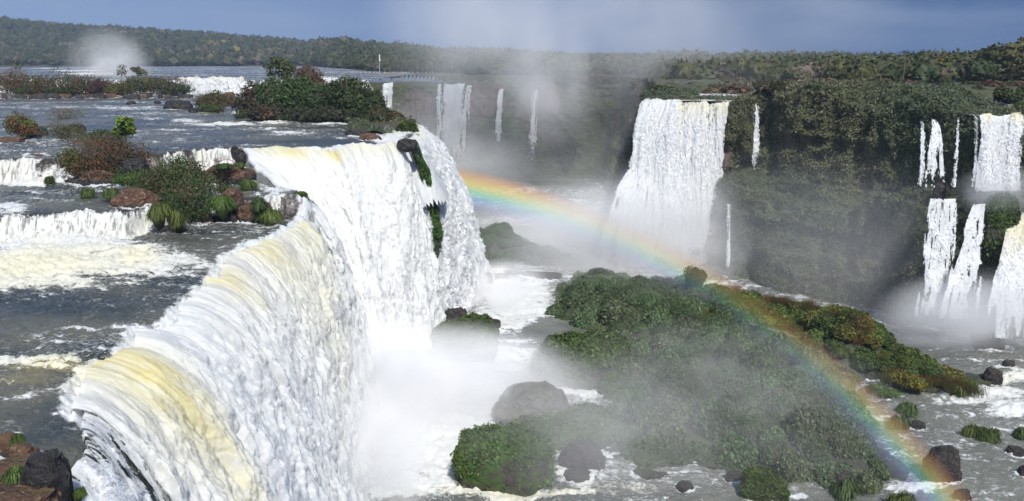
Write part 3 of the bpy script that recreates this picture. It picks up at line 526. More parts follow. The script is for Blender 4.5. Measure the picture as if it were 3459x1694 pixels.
def cliff():
    n, m = 1500, 230
    L = np.r_[0, np.cumsum(np.linalg.norm(np.diff(rim[:, :2], axis=0), axis=1))]
    w = np.where((L[:-1] + L[1:]) / 2 > L[13], 1.0, .35) * np.diff(L); W = np.r_[0, np.cumsum(w)]; q = np.linspace(0, W[-1], n); t = np.interp(q, W, L)
    c = np.stack([np.interp(t, L, rim[:, k]) for k in range(3)], 1); lg = np.interp(t, L, rk)
    k = 18; ker = np.ones(2 * k + 1) / (2 * k + 1); cs = np.stack([np.convolve(np.pad(c[:, a], k, mode='edge'), ker, 'valid') for a in range(3)], 1)
    tg = np.gradient(cs[:, :2], axis=0); nr = np.stack([tg[:, 1], -tg[:, 0]], 1); nr /= np.linalg.norm(nr, axis=1)[:, None]
    rt = L[24]; near = sm(L[22], L[24], t)
    offs = np.stack([np.full(n, -16.0), np.full(n, -5.0), np.zeros(n), 5 - 4.0 * near, 5 - 4.0 * near + (1 + 6 * lg) * (1 - .25 * near), 13 - 4.5 * near, 15 - 3 * near], 1)
    mz = np.interp(t, L, [24] * 17 + [25, 26, 26, 24, 22, 24, 28, 30.5, 30.8, 31, 31, 31, 31, 31, 31])
    zz = np.stack([c[:, 2] + .6, c[:, 2] + .5, c[:, 2] - .6, mz, mz - 1.2, np.full(n, 3.0), np.full(n, -4.0)], 1)
    kk = np.r_[0, .05, .10, .52, .60, .94, 1.0]; v = np.linspace(0, 1, m)
    off = np.stack([np.interp(v, kk, offs[i]) for i in range(n)]); z = np.stack([np.interp(v, kk, zz[i]) for i in range(n)])
    S = t[:, None] * np.ones(m); x = cs[:, :1] + nr[:, :1] * off; y = cs[:, 1:2] + nr[:, 1:] * off
    P = np.stack([x, y, z], -1); N = np.cross(np.gradient(P, axis=0), np.gradient(P, axis=1)); N /= np.linalg.norm(N, axis=-1)[..., None] + 1e-9
    sgn = np.sign((N[..., :2] * nr[:, None, :]).sum(-1).mean()); N = N * sgn
    b1 = fb3(x * .07, y * .07, z * .045, 4, 71); b2 = fb3(x * .28, y * .28, z * .26, 4, 72, .55, True); b3 = fb3(x * .9, y * .9, z * .35, 3, 73, .6)
    amp = sm(0, .12, v)[None, :] * np.ones((n, 1))
    crack = sm(.5, .35, fb3(x * .12, y * .12, z * .05, 3, 75)) * 1.6 + 1.3 * sm(.50, .62, fb2(z * .22 + 2 * fb2(S * .02, S * 0, 2, 5), S * .012, 3, 78))
    veg = sm(.34, .46, fb3(x * .06, y * .06, z * .05, 4, 74) + .12 * lg[:, None])
    midrock = np.exp(-((z - mz[:, None] - 4) / 5) ** 2) * .5
    veg = np.clip(veg - midrock * fb3(x * .1, y * .1, z * .1, 3, 79), 0, 1)
    P = P + N * (((b1 - .5) * 9 + (b2 - .5) * 3.0 * (.5 + veg) + (b3 - .5) * 1.0 - crack * amp) * (.25 + .75 * amp))[..., None]
    V = P.reshape(-1, 3)
    obj('cliff', mesh('cliff', V, gridF(n, m), mat_cliff, fl={'veg': veg.ravel()}), kind='structure', label='tall plant covered basalt wall of the gorge')
    # hanging plants on the wall
    area = np.linalg.norm(np.cross(np.gradient(P, axis=0), np.gradient(P, axis=1)), axis=-1)
    pr = (area * (veg * .9 + .06) * (.3 + .7 * (t > L[12]))[:, None]).ravel(); pr /= pr.sum()
    rg = np.random.default_rng(3); nl = 300000; id_ = rg.choice(len(pr), nl, p=pr); Np = N.reshape(-1, 3)[id_]; Pp = V[id_] + Np * (.2 + .5 * rg.random((nl, 1))) + rg.normal(size=(nl, 3)) * .25
    tone = fb3(Pp[:, 0] * .05, Pp[:, 1] * .05, Pp[:, 2] * .07, 4, 76); t2 = fb3(Pp[:, 0] * .5, Pp[:, 1] * .5, Pp[:, 2] * .3, 3, 77)
    lv, lf, lc = leaves(Pp, Np, .34, (1, 1, 1), .16, 1.7, 1.0, .45, rg)
    base = np.array([.140, .172, .098]) * (1 - sm(.42, .62, tone))[:, None] + np.array([.225, .215, .125]) * sm(.42, .62, tone)[:, None]
    base *= (.55 + .8 * t2)[:, None]
    obj('cliff_plants', mesh('cliff_plants', lv, lf, mat_leaf, np.clip(np.repeat(base, 4, 0) * lc, .004, .8), smooth=False), kind='stuff', label='hanging ferns and mosses covering the gorge wall')
    return c, nr
cliffc, cliffn = cliff()
# ------------------------------------------------------------------ far land
gorge_poly = [tuple(p[:2]) for p in rim] + [(400, 100), (0, 60)]
LX = [-600, 0, 400, 780, 860, 950, 1100, 1300, 1450, 1560, 1700, 1900, 2300, 2576, 3200]
SH = [1600, 1590, 1580, 1560, 1100, 800, 640, 600, 560, 480, 372, 362, 350, 340, 330]       # distance of the far shore
RY = [40, 55, 84, 112, 114, 120, 128, 138, 143, 146, 146, 147, 146, 142, 138]                 # skyline in the same columns
def azpx(x, y): return (x / y * F / math.cos(0) + 512) * 2.515625
def land_z(x, y):
    a = azpx(x, y); sh = np.interp(a, LX, SH); ry = np.interp(a, LX, RY); rd = sh * 1.35 + 450
    H = CZ + (151 - ry) / 2.5156 / F * rd * 1.0 - 11
    b = 49.4 + .8 * fb2(x * .02, y * .02, 3, 8) * (y < 700)
    z = b + np.maximum(H - b, 0) * sm(0, 1, (y - sh) / (rd - sh)) ** 1.15 + (fb2(x * .006, y * .006, 3, 81) - .5) * 14 * sm(800, 1600, y)
    z = np.where((y < sh) , 45.0 + (z - 45) * sm(-8, 0, y - sh), z)
    return z
def land():
    th = np.radians(np.linspace(-54, 50, 420)); r = np.exp(np.linspace(math.log(330), math.log(3300), 260))
    TH, RR = np.meshgrid(th, r, indexing='ij'); y = RR; x = RR * np.tan(TH); z = land_z(x, y)
    mask = ~inpoly(x, y, gorge_poly) & (y > np.interp(azpx(x, y), LX, SH) - 12)
    V = np.stack([x, y, z], -1).reshape(-1, 3); Fc = gridF(len(th), len(r), mask); V, Fc = compact(V, Fc)
    s = M('forest_floor'); n = s.noise(s.pos(), .03, 5, .6); m = s.surf(s.prin(s.mix(n, (.022, .03, .012), (.05, .05, .02)), .9))
    obj('terrain', mesh('terrain', V, Fc, m), kind='structure', label='low forested hills beyond the falls')
land()
def plateau():
    # ground of the plateau right of the middle fall, with a river running across it
    th = np.radians(np.linspace(2, 48, 420)); r = np.linspace(186, 470, 240); TH, RR = np.meshgrid(th, r, indexing='ij'); y = RR; x = RR * np.tan(TH)
    mask = ~inpoly(x, y, gorge_poly); a = azpx(x, y); dr = dline(x, y, [tuple(p[:2]) for p in rim])
    hs = 51.6 - 3.4 * sm(2300, 2400, a) * sm(240, 215, y) + 1.6 * (fb2(x * .08, y * .08, 4, 91) - .5) * 2
    cut = np.exp(-((a - 1725) / 150) ** 4) * (y < 300)                                     # river feeding the middle fall
    cut = np.maximum(cut, np.exp(-((y - 322) / 26) ** 4) * (a > 1800) * (a < 2345))         # quiet river across the plateau
    cut = np.maximum(cut, np.exp(-((a - 2520) / 95) ** 4) * (y < 235))                      # river feeding the right falls
    wz = np.where(a > 2300, np.where(y < 203, 47.75, np.where(y < 210, 49.1, 50.0)), np.where(y > 284, 48.9, 47.9) if True else 0)
    land = hs * (1 - np.clip(cut, 0, 1)) + 46.0 * np.clip(cut, 0, 1)
    V = np.stack([x, y, land], -1).reshape(-1, 3); Fc = gridF(len(th), len(r), mask); V1, F1 = compact(V, Fc)
    s = M('plateau_ground'); n = s.noise(s.pos(), .12, 6, .6); m = s.surf(s.prin(s.mix(s.mr(n, .4, .6), (.035, .045, .018), (.065, .07, .032)), .9, s.bump(n, .6, 1)))
    obj('ground', mesh('ground', V1, F1, m), kind='structure', label='grassy plateau top right of the gorge')
    fo = .62 * np.exp(-((y - 262) / 26) ** 2) * (a < 1950) + .85 * (a > 2380) * (y < 218) + .3
    w = wz + (fb2(x * .3, y * .3, 3, 5) - .5) * .3
    V = np.stack([x, y, w], -1).reshape(-1, 3); mk = mask & (cut > .02); Fc = gridF(len(th), len(r), mk); V2, F2, f2 = compact(V, Fc, fo.ravel())
    obj('river', mesh('river', V2, F2, mat_river, fl={'foam': f2, 'silt': f2 * 0}), kind='structure', label='shallow river on the plateau behind the middle falls')
plateau()
# ------------------------------------------------------------------ forests
def crown_template(seed, sub, nl, leaf):
    rng = np.random.default_rng(seed); V, Fc = ico(sub); n = fb3(V[:, 0] * 2 + seed * 5, V[:, 1] * 2, V[:, 2] * 2, 3, seed)
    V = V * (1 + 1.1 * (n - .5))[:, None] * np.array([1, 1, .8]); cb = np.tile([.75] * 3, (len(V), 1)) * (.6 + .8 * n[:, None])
    k = rng.integers(0, len(V), nl); d = V[k] / np.linalg.norm(V[k], axis=1)[:, None]
    lv, lf, lc = leaves(V[k] * (1 + .12 * rng.normal(size=(nl, 1))) + rng.normal(size=(nl, 3)) * .08, d, leaf, (1, 1, 1), .25, 1.5, 0, .5, rng)
    return join([(V, Fc, cb), (lv, lf, lc)])
def forest(name, label, pts, sizes, cols, sub, nl, leaf, seed, mat=None):
    tm = [crown_template(seed + k, sub, nl, leaf) for k in range(6)]; rng = np.random.default_rng(seed); Vs = []; Fs = []; Cs = []; o = 0
    for g in range(6):
        ii = np.arange(len(pts))[np.arange(len(pts)) % 6 == g]; v, f, c = tm[g]; a = rng.random(len(ii)) * 2 * PI
        ca, sa = np.cos(a)[:, None], np.sin(a)[:, None]; s = sizes[ii]
        X = (v[None, :, 0] * ca - v[None, :, 1] * sa) * s[:, :1] + pts[ii, :1]; Y = (v[None, :, 0] * sa + v[None, :, 1] * ca) * s[:, :1] + pts[ii, 1:2]; Z = v[None, :, 2] * s[:, 1:2] + pts[ii, 2:3]
        Vs.append(np.stack([X, Y, Z], -1).reshape(-1, 3)); Fs.append((f[None] + (np.arange(len(ii)) * len(v))[:, None, None]).reshape(-1, 4) + o); o += len(ii) * len(v)
        Cs.append((cols[ii][:, None, :] * c[None]).reshape(-1, 3))
    V = np.concatenate(Vs); Fc = np.concatenate(Fs); tri = Fc[:, 2] == Fc[:, 3]
    T = np.concatenate([Fc[tri][:, :3], Fc[~tri][:, [0, 1, 2]], Fc[~tri][:, [0, 2, 3]]])
    return obj(name, mesh(name, V, T, mat or mat_far, np.clip(np.concatenate(Cs), .003, .8), smooth=False), kind='stuff', label=label)
def treecols(n, rng, x, y, far=.10):
    g = np.array([.040, .062, .020]); g2 = np.array([.090, .10, .034]); gr = np.array([.19, .16, .11]); yl = np.array([.26, .21, .04])
    t = rng.random((n, 1)); c = g * (1 - t) + g2 * t; p = fb2(x * .006, y * .006, 3, 5)
    m = rng.random(n) < far + 2.0 * far * (p > .5); c[m] = gr * (.5 + .6 * rng.random((m.sum(), 1))); m = rng.random(n) < .02; c[m] = yl
    return c * (.7 + .6 * rng.random((n, 1)))
def far_forest():
    rg = np.random.default_rng(5); n = 11500; a = -420 + 3500 * rg.random(n); sh = np.interp(a, LX, SH); rd = sh * 1.35 + 450; q = rg.random(n) ** 1.15
    y = sh + 6 + (rd * 1.08 - sh) * q; x = (a / 2.515625 - 512) / F * y; k = ~inpoly(x, y, gorge_poly) & (y > 520); x, y = x[k], y[k]; n = len(x)
    z = land_z(x, y); s = np.stack([4.5 + 4.5 * rg.random(n), 5 + 5.0 * rg.random(n)], 1) * np.clip(y / 1100, .75, 1.5)[:, None]
    forest('forest', 'dark green forest on the far hills', np.stack([x, y, z + s[:, 1] * .7], 1), s, treecols(n, rg, x, y) * .62, 2, 40, .28, 100)
    n = 2600; a = 1380 + 1500 * rg.random(n); sh = np.interp(a, LX, SH); y = sh + 3 + 330 * rg.random(n) ** 1.3; x = (a / 2.515625 - 512) / F * y; k = ~inpoly(x, y, gorge_poly); x, y = x[k], y[k]; n = len(x)
    z = land_z(x, y); s = np.stack([4.2 + 4.4 * rg.random(n), 4.0 + 4.6 * rg.random(n)], 1) * (.75 + .25 * sm(0, 90, y - np.interp(azpx(x, y), LX, SH)))[:, None]
    c = treecols(n, rg, x, y, .04) * 1.5
    forest('forest', 'mixed green and brown woodland behind the plateau river', np.stack([x, y, z + s[:, 1] * .8], 1), s, c, 2, 160, .22, 200, mat_leaf)
far_forest()
# ------------------------------------------------------------------ gorge floor islands
isl = np.array([PZ(*q, 0)[:2] for q in [(1395, 745), (1388, 800), (1440, 835), (1590, 890), (1600, 940), (1520, 1010), (1560, 1080), (1560, 1130), (1640, 1185), (1740, 1150), (1860, 1170), (1940, 1205), (2060, 1215), (2200, 1250), (2245, 1180), (2180, 1110), (2160, 1030), (2130, 965), (2240, 948), (2330, 975), (2440, 985), (2480, 930)]] +
               [PZ(*q, 7)[:2] for q in [(2440, 885), (2330, 845), (2250, 815), (2100, 765), (2000, 738), (1850, 712)]] + [PZ(*q, 4)[:2] for q in [(1740, 700), (1640, 690), (1560, 680), (1450, 668), (1400, 700)]])
ridge = [tuple(PZ(*q)) for q in [(1420, 690, 2), (1600, 712, 4), (1745, 726, 6), (1850, 735, 7.5), (2000, 770, 8), (2100, 790, 9.5), (2200, 822, 10.5), (2330, 870, 9.5), (2430, 905, 7)]]
isl2 = np.array([PZ(*q, 0)[:2] for q in [(1165, 650), (1200, 672), (1290, 668), (1400, 672), (1470, 680), (1600, 740)]] + [PZ(*q, 2)[:2] for q in [(1640, 735), (1560, 690), (1440, 645)]] + [tuple(PZ(1380, 620, 3)[:2]), tuple(PZ(1310, 575, 5)[:2]), tuple(PZ(1180, 565, 5)[:2]), tuple(PZ(1120, 600, 5)[:2])])
def isl_z(x, y):
    i = inpoly(x, y, isl); d = dline(x, y, list(isl) + [isl[0]]); sd = np.where(i, d, -d)
    z = np.where(sd > 0, 3.0 * sm(0, 9, sd), sd * .8) + (fb2(x * .12, y * .12, 4, 51) - .42) * 2.6 * sm(-1, 5, sd)
    dr = dline(x, y, ridge); k = np.array(ridge); hr = np.interp(x, k[:, 0], k[:, 2])
    z = np.maximum(z, (hr - 1.6) * np.exp(-(dr / (7 + 7 * sm(55, 85, x))) ** 2) * sm(-1, 6, sd))
    return z, sd
def isl2_z(x, y):
    i = inpoly(x, y, isl2); d = dline(x, y, list(isl2) + [isl2[0]]); sd = np.where(i, d, -d)
    top = np.interp(x, [-20, 2, 14, 28, 60], [7.5, 7.0, 5, 3.0, 2]); z = np.where(sd > 0, top * sm(0, 14, sd) ** .8, sd * .8) + (fb2(x * .15, y * .15, 4, 52) - .45) * 2.2
    return z, sd
def islands():
    s = M('wet_ground'); p = s.pos(); n = s.noise(p, .5, 8, .65); n2 = s.noise(p, 2.5, 4, .6)
    m = s.surf(s.prin(s.mix(s.mr(n2, .70, .76), s.mix(s.mr(n, .42, .6), (.035, .036, .028), (.060, .070, .030)), (.45, .45, .44)), .8, s.bump(n, .9, .6)))
    for fn, P, lb in ((isl_z, isl, 'low rocky ground of the large green island in the gorge'), (isl2_z, isl2, 'ground of the small green headland beyond the falls')):
        x0, y0 = P.min(0) - 3; x1, y1 = P.max(0) + 3; nx, ny = 420, 420; X, Y = np.meshgrid(np.linspace(x0, x1, nx), np.linspace(y0, y1, ny), indexing='ij'); z, sd = fn(X, Y)
        V = np.stack([X, Y, z], -1).reshape(-1, 3); V, Fc = compact(V, gridF(nx, ny, sd > -2.5)); obj('terrain', mesh('terrain', V, Fc, m), kind='structure', label=lb)
islands()
GREEN = (.055, .095, .024); DGREEN = (.036, .066, .020); OLIVE = (.11, .14, .028); GOLD = (.20, .155, .022); BROWN = (.125, .070, .030); MOSS = (.060, .120, .018)
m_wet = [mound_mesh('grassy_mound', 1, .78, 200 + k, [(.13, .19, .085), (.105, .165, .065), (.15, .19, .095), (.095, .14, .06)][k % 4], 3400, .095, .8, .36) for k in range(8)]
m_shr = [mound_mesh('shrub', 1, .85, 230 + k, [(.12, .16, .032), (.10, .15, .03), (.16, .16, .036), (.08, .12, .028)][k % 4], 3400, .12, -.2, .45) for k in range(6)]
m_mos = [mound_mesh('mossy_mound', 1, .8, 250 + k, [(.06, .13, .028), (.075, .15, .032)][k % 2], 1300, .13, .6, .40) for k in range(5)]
def scatter(fn, P, n, rmin, seed, cond=None, gapf=.84):
    rg = np.random.default_rng(seed); out = []; x0, y0 = P.min(0); x1, y1 = P.max(0); tries = 0
    while len(out) < n and tries < n * 60:
        tries += 1; x = x0 + (x1 - x0) * rg.random(); y = y0 + (y1 - y0) * rg.random(); r = rmin * (.7 + .75 * rg.random() ** 1.5)
        z, sd = fn(np.array([x]), np.array([y]))
        if sd[0] < r * .35 or (cond and not cond(x, y, z[0])): continue
        if any((x - a) ** 2 + (y - b) ** 2 < (gapf * (r + c)) ** 2 for a, b, c, _ in out): continue
        out.append((x, y, r, z[0]))
    return out
rdg = lambda x, y: dline(np.array([x]), np.array([y]), ridge)[0]
isright = lambda x, y, z: (rdg(x, y) < 11 + 9 * (x > 66) and azpx(x, y) > 1770)
rg = np.random.default_rng(12)
for x, y, r, z in scatter(isl_z, isl, 250, 2.5, 21, lambda x, y, z: not isright(x, y, z)):
    k = rg.integers(8); obj('grassy_mound', m_wet[k], None, (x, y, z - r * .12), rg.random() * 6.3, (r * (.85 + .4 * rg.random()), r * (.85 + .4 * rg.random()), r * (1.05 + .7 * rg.random())), 'rounded tussocky boulder of dripping grass on the misty low part of the gorge island', 'grassy mound', 'grass covered boulders on the misty part of the gorge island')
for x, y, r, z in scatter(isl_z, isl, 250, 2.0, 22, isright, .56):
    k = rg.integers(6); obj('shrub', m_shr[k], None, (x, y, z - r * .1), rg.random() * 6.3, (r * 1.15, r * 1.15, r * (.8 + .5 * rg.random())), 'dense olive shrub on the dry sunlit ridge of the gorge island', 'shrub', 'olive shrubs on the ridge of the gorge island')
for x, y, r, z in scatter(isl2_z, isl2, 90, 2.7, 23):
    k = rg.integers(5); obj('mossy_mound', m_mos[k], None, (x, y, z - r * .15), rg.random() * 6.3, (r * 1.1, r * 1.1, r * (.75 + .4 * rg.random())), 'mossy green hummock on the headland between the falls', 'mossy mound', 'mossy hummocks on the headland beyond the outer curtain')
def fit(x0, x1, yt, yb, z, sy=.8):
    f = PZ((x0 + x1) / 2, yb, z); sx = (x1 - x0) / 2 / 2.5156 / F * f[1]; e = math.atan2(CZ - z, f[1]); sxy = sx * sy
    ext = (yb - yt) / 2.5156 / F * f[1]; h = max((ext - 1.0 * sxy * math.sin(e)) / math.cos(e), .3 * sx)
    d = f[:2] / np.linalg.norm(f[:2]); c = f[:2] + d * sxy * .9; sx *= np.linalg.norm(c) / np.linalg.norm(f[:2])
    return c, sx, sxy, h
def rock(x0, x1, yt, yb, z, mat, label, seed, sy=.8, name='rock', sub=5, rough=.35, boxy=.35, wet=.1, group=None):
    c, sx, s2, h = fit(x0, x1, yt, yb, z, sy); RK.append((c[0], c[1], (sx + s2) / 2, round(z) if z < 5 else z)); me = rock_mesh(name, sx * 1.06, s2, h * .95, seed, mat, sub, rough, wet, boxy); o = obj(name, me, None, (c[0], c[1], z + h * .1), 0, None, label, 'rock', group)
    if mat is mat_moss and sx > 1.2:
        n = len(me.vertices); co = np.empty(n * 3, np.float32); me.vertices.foreach_get('co', co); co = co.reshape(-1, 3).astype(float); nn_ = np.empty(n * 3, np.float32); me.vertex_normals.foreach_get('vector', nn_); nn_ = nn_.reshape(-1, 3).astype(float)
        rg_ = np.random.default_rng(seed); m = fb3(co[:, 0] / sx * 2.2, co[:, 1] / sx * 2.2, co[:, 2] / sx * 2.2, 4, seed); w_ = sm(-.15, .35, nn_[:, 2] + (m - .5) * 2.0) + .02; q = int(min(26000, 500 * (sx / (c[1] / 850 * 4)) ** 2 + 2500)); k_ = rg_.choice(n, q, p=w_ / w_.sum())
        P_ = co[k_] + rg_.normal(size=(q, 3)) * sx * .035 + nn_[k_] * .06; tone = .6 + .9 * fb3(P_[:, 0] * 1.2, P_[:, 1] * 1.2, P_[:, 2] * 1.2, 3, seed + 1); lv, lf, lc = leaves(P_, nn_[k_], c[1] / 850 * 2.0, (.078, .125, .026), .3, 1.8, 1.0, .3, rg_)
        obj('moss', mesh('moss', lv, lf, mat_leaf, np.clip(lc * np.repeat(tone, 4)[:, None], .004, .9), smooth=False), o)
    return o
# boulders of the gorge floor
rock(1338, 1592, 833, 985, 0, mat_moss, 'big mossy green boulder at the left tip of the island', 1, rough=.3, wet=-.3)
rock(1135, 1402, 1062, 1232, 0, mat_moss, 'largest mossy boulder, flat fronted, standing in white water at the bottom middle', 2, .7, rough=.28, boxy=.55, wet=-.5)
rock(1238, 1432, 955, 1085, 0, mat_grey, 'bare grey boulder half lost in spray above the largest mossy boulder', 3, rough=.25)
rock(1280, 1560, 1040, 1130, 0, mat_moss, 'dim mossy rock in the mist behind the largest mossy boulder', 4, rough=.3)
rock(1505, 1572, 942, 1006, 0, mat_moss, 'small round mossy boulder just right of the big mossy one', 5, rough=.25, wet=-.4)
rock(1404, 1525, 1110, 1192, 0, mat_darkrock, 'dark round boulder with white rapids on both sides', 6, rough=.25)
rock(1415, 1500, 1180, 1215, 0, mat_darkrock, 'flat dark rock below the dark round boulder', 7)
rock(1862, 1975, 1185, 1262, 0, mat_moss, 'mossy boulder at the bottom edge right of the mist', 8, rough=.35, wet=.0)
rock(1825, 1872, 1185, 1212, 0, mat_darkrock, 'small wet rock left of the mossy boulder at the bottom edge', 9)
rock(1700, 1745, 1212, 1235, 0, mat_darkrock, 'lone small dark rock in the milky water', 10)
rock(1080, 1250, 790, 892, 2, mat_moss, 'dark green mossy rock at the foot of the outer curtain with water running over it', 11, rough=.45, boxy=.3, wet=-.2)
rock(1120, 1180, 768, 850, 2, mat_darkrock, 'narrow dark rock peak behind the mossy rock under the curtain', 12, rough=.4)
rock(1228, 1262, 800, 838, 0, mat_darkrock, 'small dark rock washed by the curtain', 13)
rock(1212, 1240, 686, 712, 2, mat_darkrock, 'dark rock beside the small step of rapids', 14)
rock(1290, 1420, 686, 712, 0, mat_darkrock, 'low dark shelf of rock across the rapids', 15, .5)
rock(2318, 2410, 1118, 1215, 0, mat_darkrock, 'grass topped rock standing at the end of the rainbow', 16, rough=.3)
for i, q in enumerate([(2335, 2395, 775, 830), (2300, 2345, 745, 800), (2445, 2520, 832, 880), (2378, 2425, 838, 862)]):
    rock(*q, 0, mat_darkrock, ['dark boulder between the foot mists of two lower falls', 'dark boulder against the cliff foot left of the lower falls', 'rounded grey boulder in front of the yellowish lower fall', 'small grey boulder behind the golden ridge of the island'][i], 20 + i)
for i, q in enumerate([(2375, 2420, 1180, 1215), (2440, 2500, 1075, 1100), (2528, 2576, 1120, 1150), (2395, 2440, 1230, 1262), (2100, 2150, 1180, 1240), (2560, 2600, 1170, 1200), (2475, 2520, 925, 960), (2170, 2215, 935, 960), (2290, 2325, 1055, 1085), (2520, 2550, 905, 925)]):
    rock(*q, 0, mat_darkrock, ['wet rock right of the grass topped rock', 'rock under the long grassy islet', 'rock at the right edge under the rapids', 'rock cut by the bottom edge below the rainbow', 'rock between tussocks at the bottom, left of the rainbow foot', 'rock at the right edge near the bottom', 'dark rock at the right tip of the island', 'rocky notch at the front of the ridge', 'dark rock below the grassy lumps in the river', 'low rock in the calm water by the right edge'][i], 40 + i)
# bird-flock of white foam stones left out; tussocks of the right hand river
tus = [tussock_mesh('grass_tussock', 1, 1.0, 1300, c, 300 + k, .042) for k, c in enumerate([(.085, .14, .03), (.065, .11, .03), (.12, .16, .035)])]
def tuss(x0, x1, yt, yb, z, k, label, group=None, name='grass_tussock', cat='tussock', sy=.8):
    c, sx, s2, h = fit(x0, x1, yt, yb, z, sy); h = min(h * 1.2, sx * 1.4); return obj(name, tus[k], None, (c[0], c[1], z), k * 2.0 + x0, (sx * .95, s2, h), label, cat, group)
for i, (q, lb) in enumerate([((2365, 2405, 1115, 1170), 'grass crown on the rock standing at the end of the rainbow'), ((2325, 2385, 1125, 1190), 'reddish tinted grass on the left flank of the rainbow rock'), ((2415, 2475, 1060, 1105), 'long grassy islet in the right river, left half'), ((2460, 2525, 1068, 1118), 'long grassy islet in the right river, right half'),
      ((2540, 2600, 1075, 1105), 'grassy clump touching the right edge of the photo'), ((2370, 2440, 962, 1000), 'grassy rock in the white rapids below the island tip'), ((2255, 2310, 1000, 1045), 'tall dark green lump of grass near the rainbow, upper one'), ((2225, 2290, 1030, 1085), 'tall dark green lump of grass near the rainbow, lower one'),
      ((2285, 2320, 1048, 1080), 'small lump of grass at the edge of the calm water'), ((2170, 2260, 972, 1000), 'flat grassy islet just below the ridge'), ((2075, 2180, 1195, 1262), 'large spiky tussock at the bottom edge left of the rainbow foot'), ((2230, 2310, 1225, 1290), 'spiky tussock half cut by the bottom edge'),
      ((1400, 1475, 725, 765), 'green lump at the upper left corner of the island'), ((1520, 1590, 945, 1000), 'grass cap behind the small round mossy boulder'), ((1590, 1670, 1110, 1170), 'broad soft tussock in the mist at the island corner'), ((2530, 2560, 1110, 1140), 'tiny tussock on a rock by the right edge')]):
    tuss(*q, 0, i % 3, lb)
# lone bush on the ridge, spiky reeds and golden shrubs along the skyline of the ridge
def at_land(dx, zt): 
    p = PZ(dx, 0, 0); return p
bm = bush_mesh('foliage', 4.6, 5.6, (.075, .085, .022), 5200, 401, .26, DGREEN, .45); p = PZ(1745, 722, 5.5); t = obj('shrub', None, None, p, 0, None, 'single upright bush sticking up from the ridge against the white mist', 'shrub'); obj('foliage', bm, t); obj('stem', twig_mesh('stem', 2, 3, 5, 5, .06), t)
reed = tussock_mesh('reed_clump', 1, 1.5, 420, (.14, .085, .035), 410, .018)
def spikes(seed, col, n=260, w=.02):
    rng = np.random.default_rng(seed); a = rng.normal(size=(n, 2)) * .55; s = np.c_[a, np.zeros(n)]; d = np.c_[rng.normal(size=(n, 2)) * .22, 1 + .3 * rng.random(n)]; L = .8 + .7 * rng.random(n); e = s + d * L[:, None]; wv = np.c_[rng.normal(size=(n, 2)), np.zeros(n)]; wv = wv / np.linalg.norm(wv, axis=1)[:, None] * w
    V = np.stack([s - wv, s + wv, e], 1).reshape(-1, 3); c = np.repeat(np.array(col) * (1 + .3 * rng.normal(size=(n, 1))), 3, 0); return mesh('reed_clump', V, np.arange(3 * n).reshape(n, 3), mat_leaf, np.clip(c, .004, .9), smooth=False)
sp = [spikes(420, (.16, .085, .035)), spikes(421, (.11, .075, .03)), spikes(422, (.085, .09, .025))]; gold = [bush_mesh('shrub', 2.2, 1.6, c, 1500, 430 + i, .2, OLIVE, .3) for i, c in enumerate([(.24, .21, .035), (.22, .15, .04), (.17, .17, .03)])]
for i in range(44):
    f = i / 43; dx = 1880 + 590 * f + rg.normal() * 9; k = np.array(ridge); xx = np.interp(dx, [1850, 2000, 2100, 2200, 2330, 2430, 2480], [0, .2, .4, .55, .75, .9, 1]); x, y, z = [np.interp(xx, [0, .2, .4, .55, .75, .9, 1.0], [q[j] for q in ridge[3:]] + [ridge[-1][j] + (2, -2, -1)[j]]) for j in range(3)]
    x += rg.normal() * .8; y += 2 + rg.normal() * 1.5; zz = isl_z(np.array([x]), np.array([y]))[0][0]
    obj('reed_clump', sp[i % 3], None, (x, y, zz + 1.0), i * 1.3, 1.0 + .7 * rg.random(), 'thin brownish reeds bristling along the crest of the gorge island', 'reeds', 'reeds on the island crest')
for i in range(34):
    dx = (2085 + 120 * rg.random()) if i < 17 else (2220 + 110 * rg.random()); dy = np.interp(dx, [2085, 2200, 2330], [778, 822, 868]) + 14 * rg.random(); p = PZ(dx, dy, 9); zz = isl_z(p[:1], p[1:2])[0][0]
    obj('golden_shrub', gold[i % 3], None, (p[0], p[1], zz + .9), i, .8 + .5 * rg.random(), 'golden yellow leafed shrub high on the island ridge', 'golden shrub', 'golden shrubs on the ridge of the gorge island')
lg = PZ(2000, 860, 4.2); a_ = PZ(1838, 806, 4.6); b_ = PZ(2005, 850, 4.6)
v_, f_ = tube([a_, (a_ * .6 + b_ * .4) + [0, 0, .3], b_], [.5, .42, .2], 8); obj('fallen_log', mesh('fallen_log', v_, f_, mat_bark), label='dark fallen log lying across the tussocks of the island', cat='log')
for i in range(15):   # broken rock at the foot of the long wall
    dx = 1950 + 27 * i + rg.normal() * 8; y0 = np.interp(dx, [1950, 2100, 2300, 2400], [715, 748, 790, 812]); w = 14 + 18 * rg.random(); rock(dx - w, dx + w, y0 - w * 1.1, y0 + 4, 0, mat_darkrock if i % 2 else mat_moss, 'jumbled boulder in the rubble at the foot of the long green wall', 60 + i, sub=4, group='rubble boulders at the foot of the cliff')
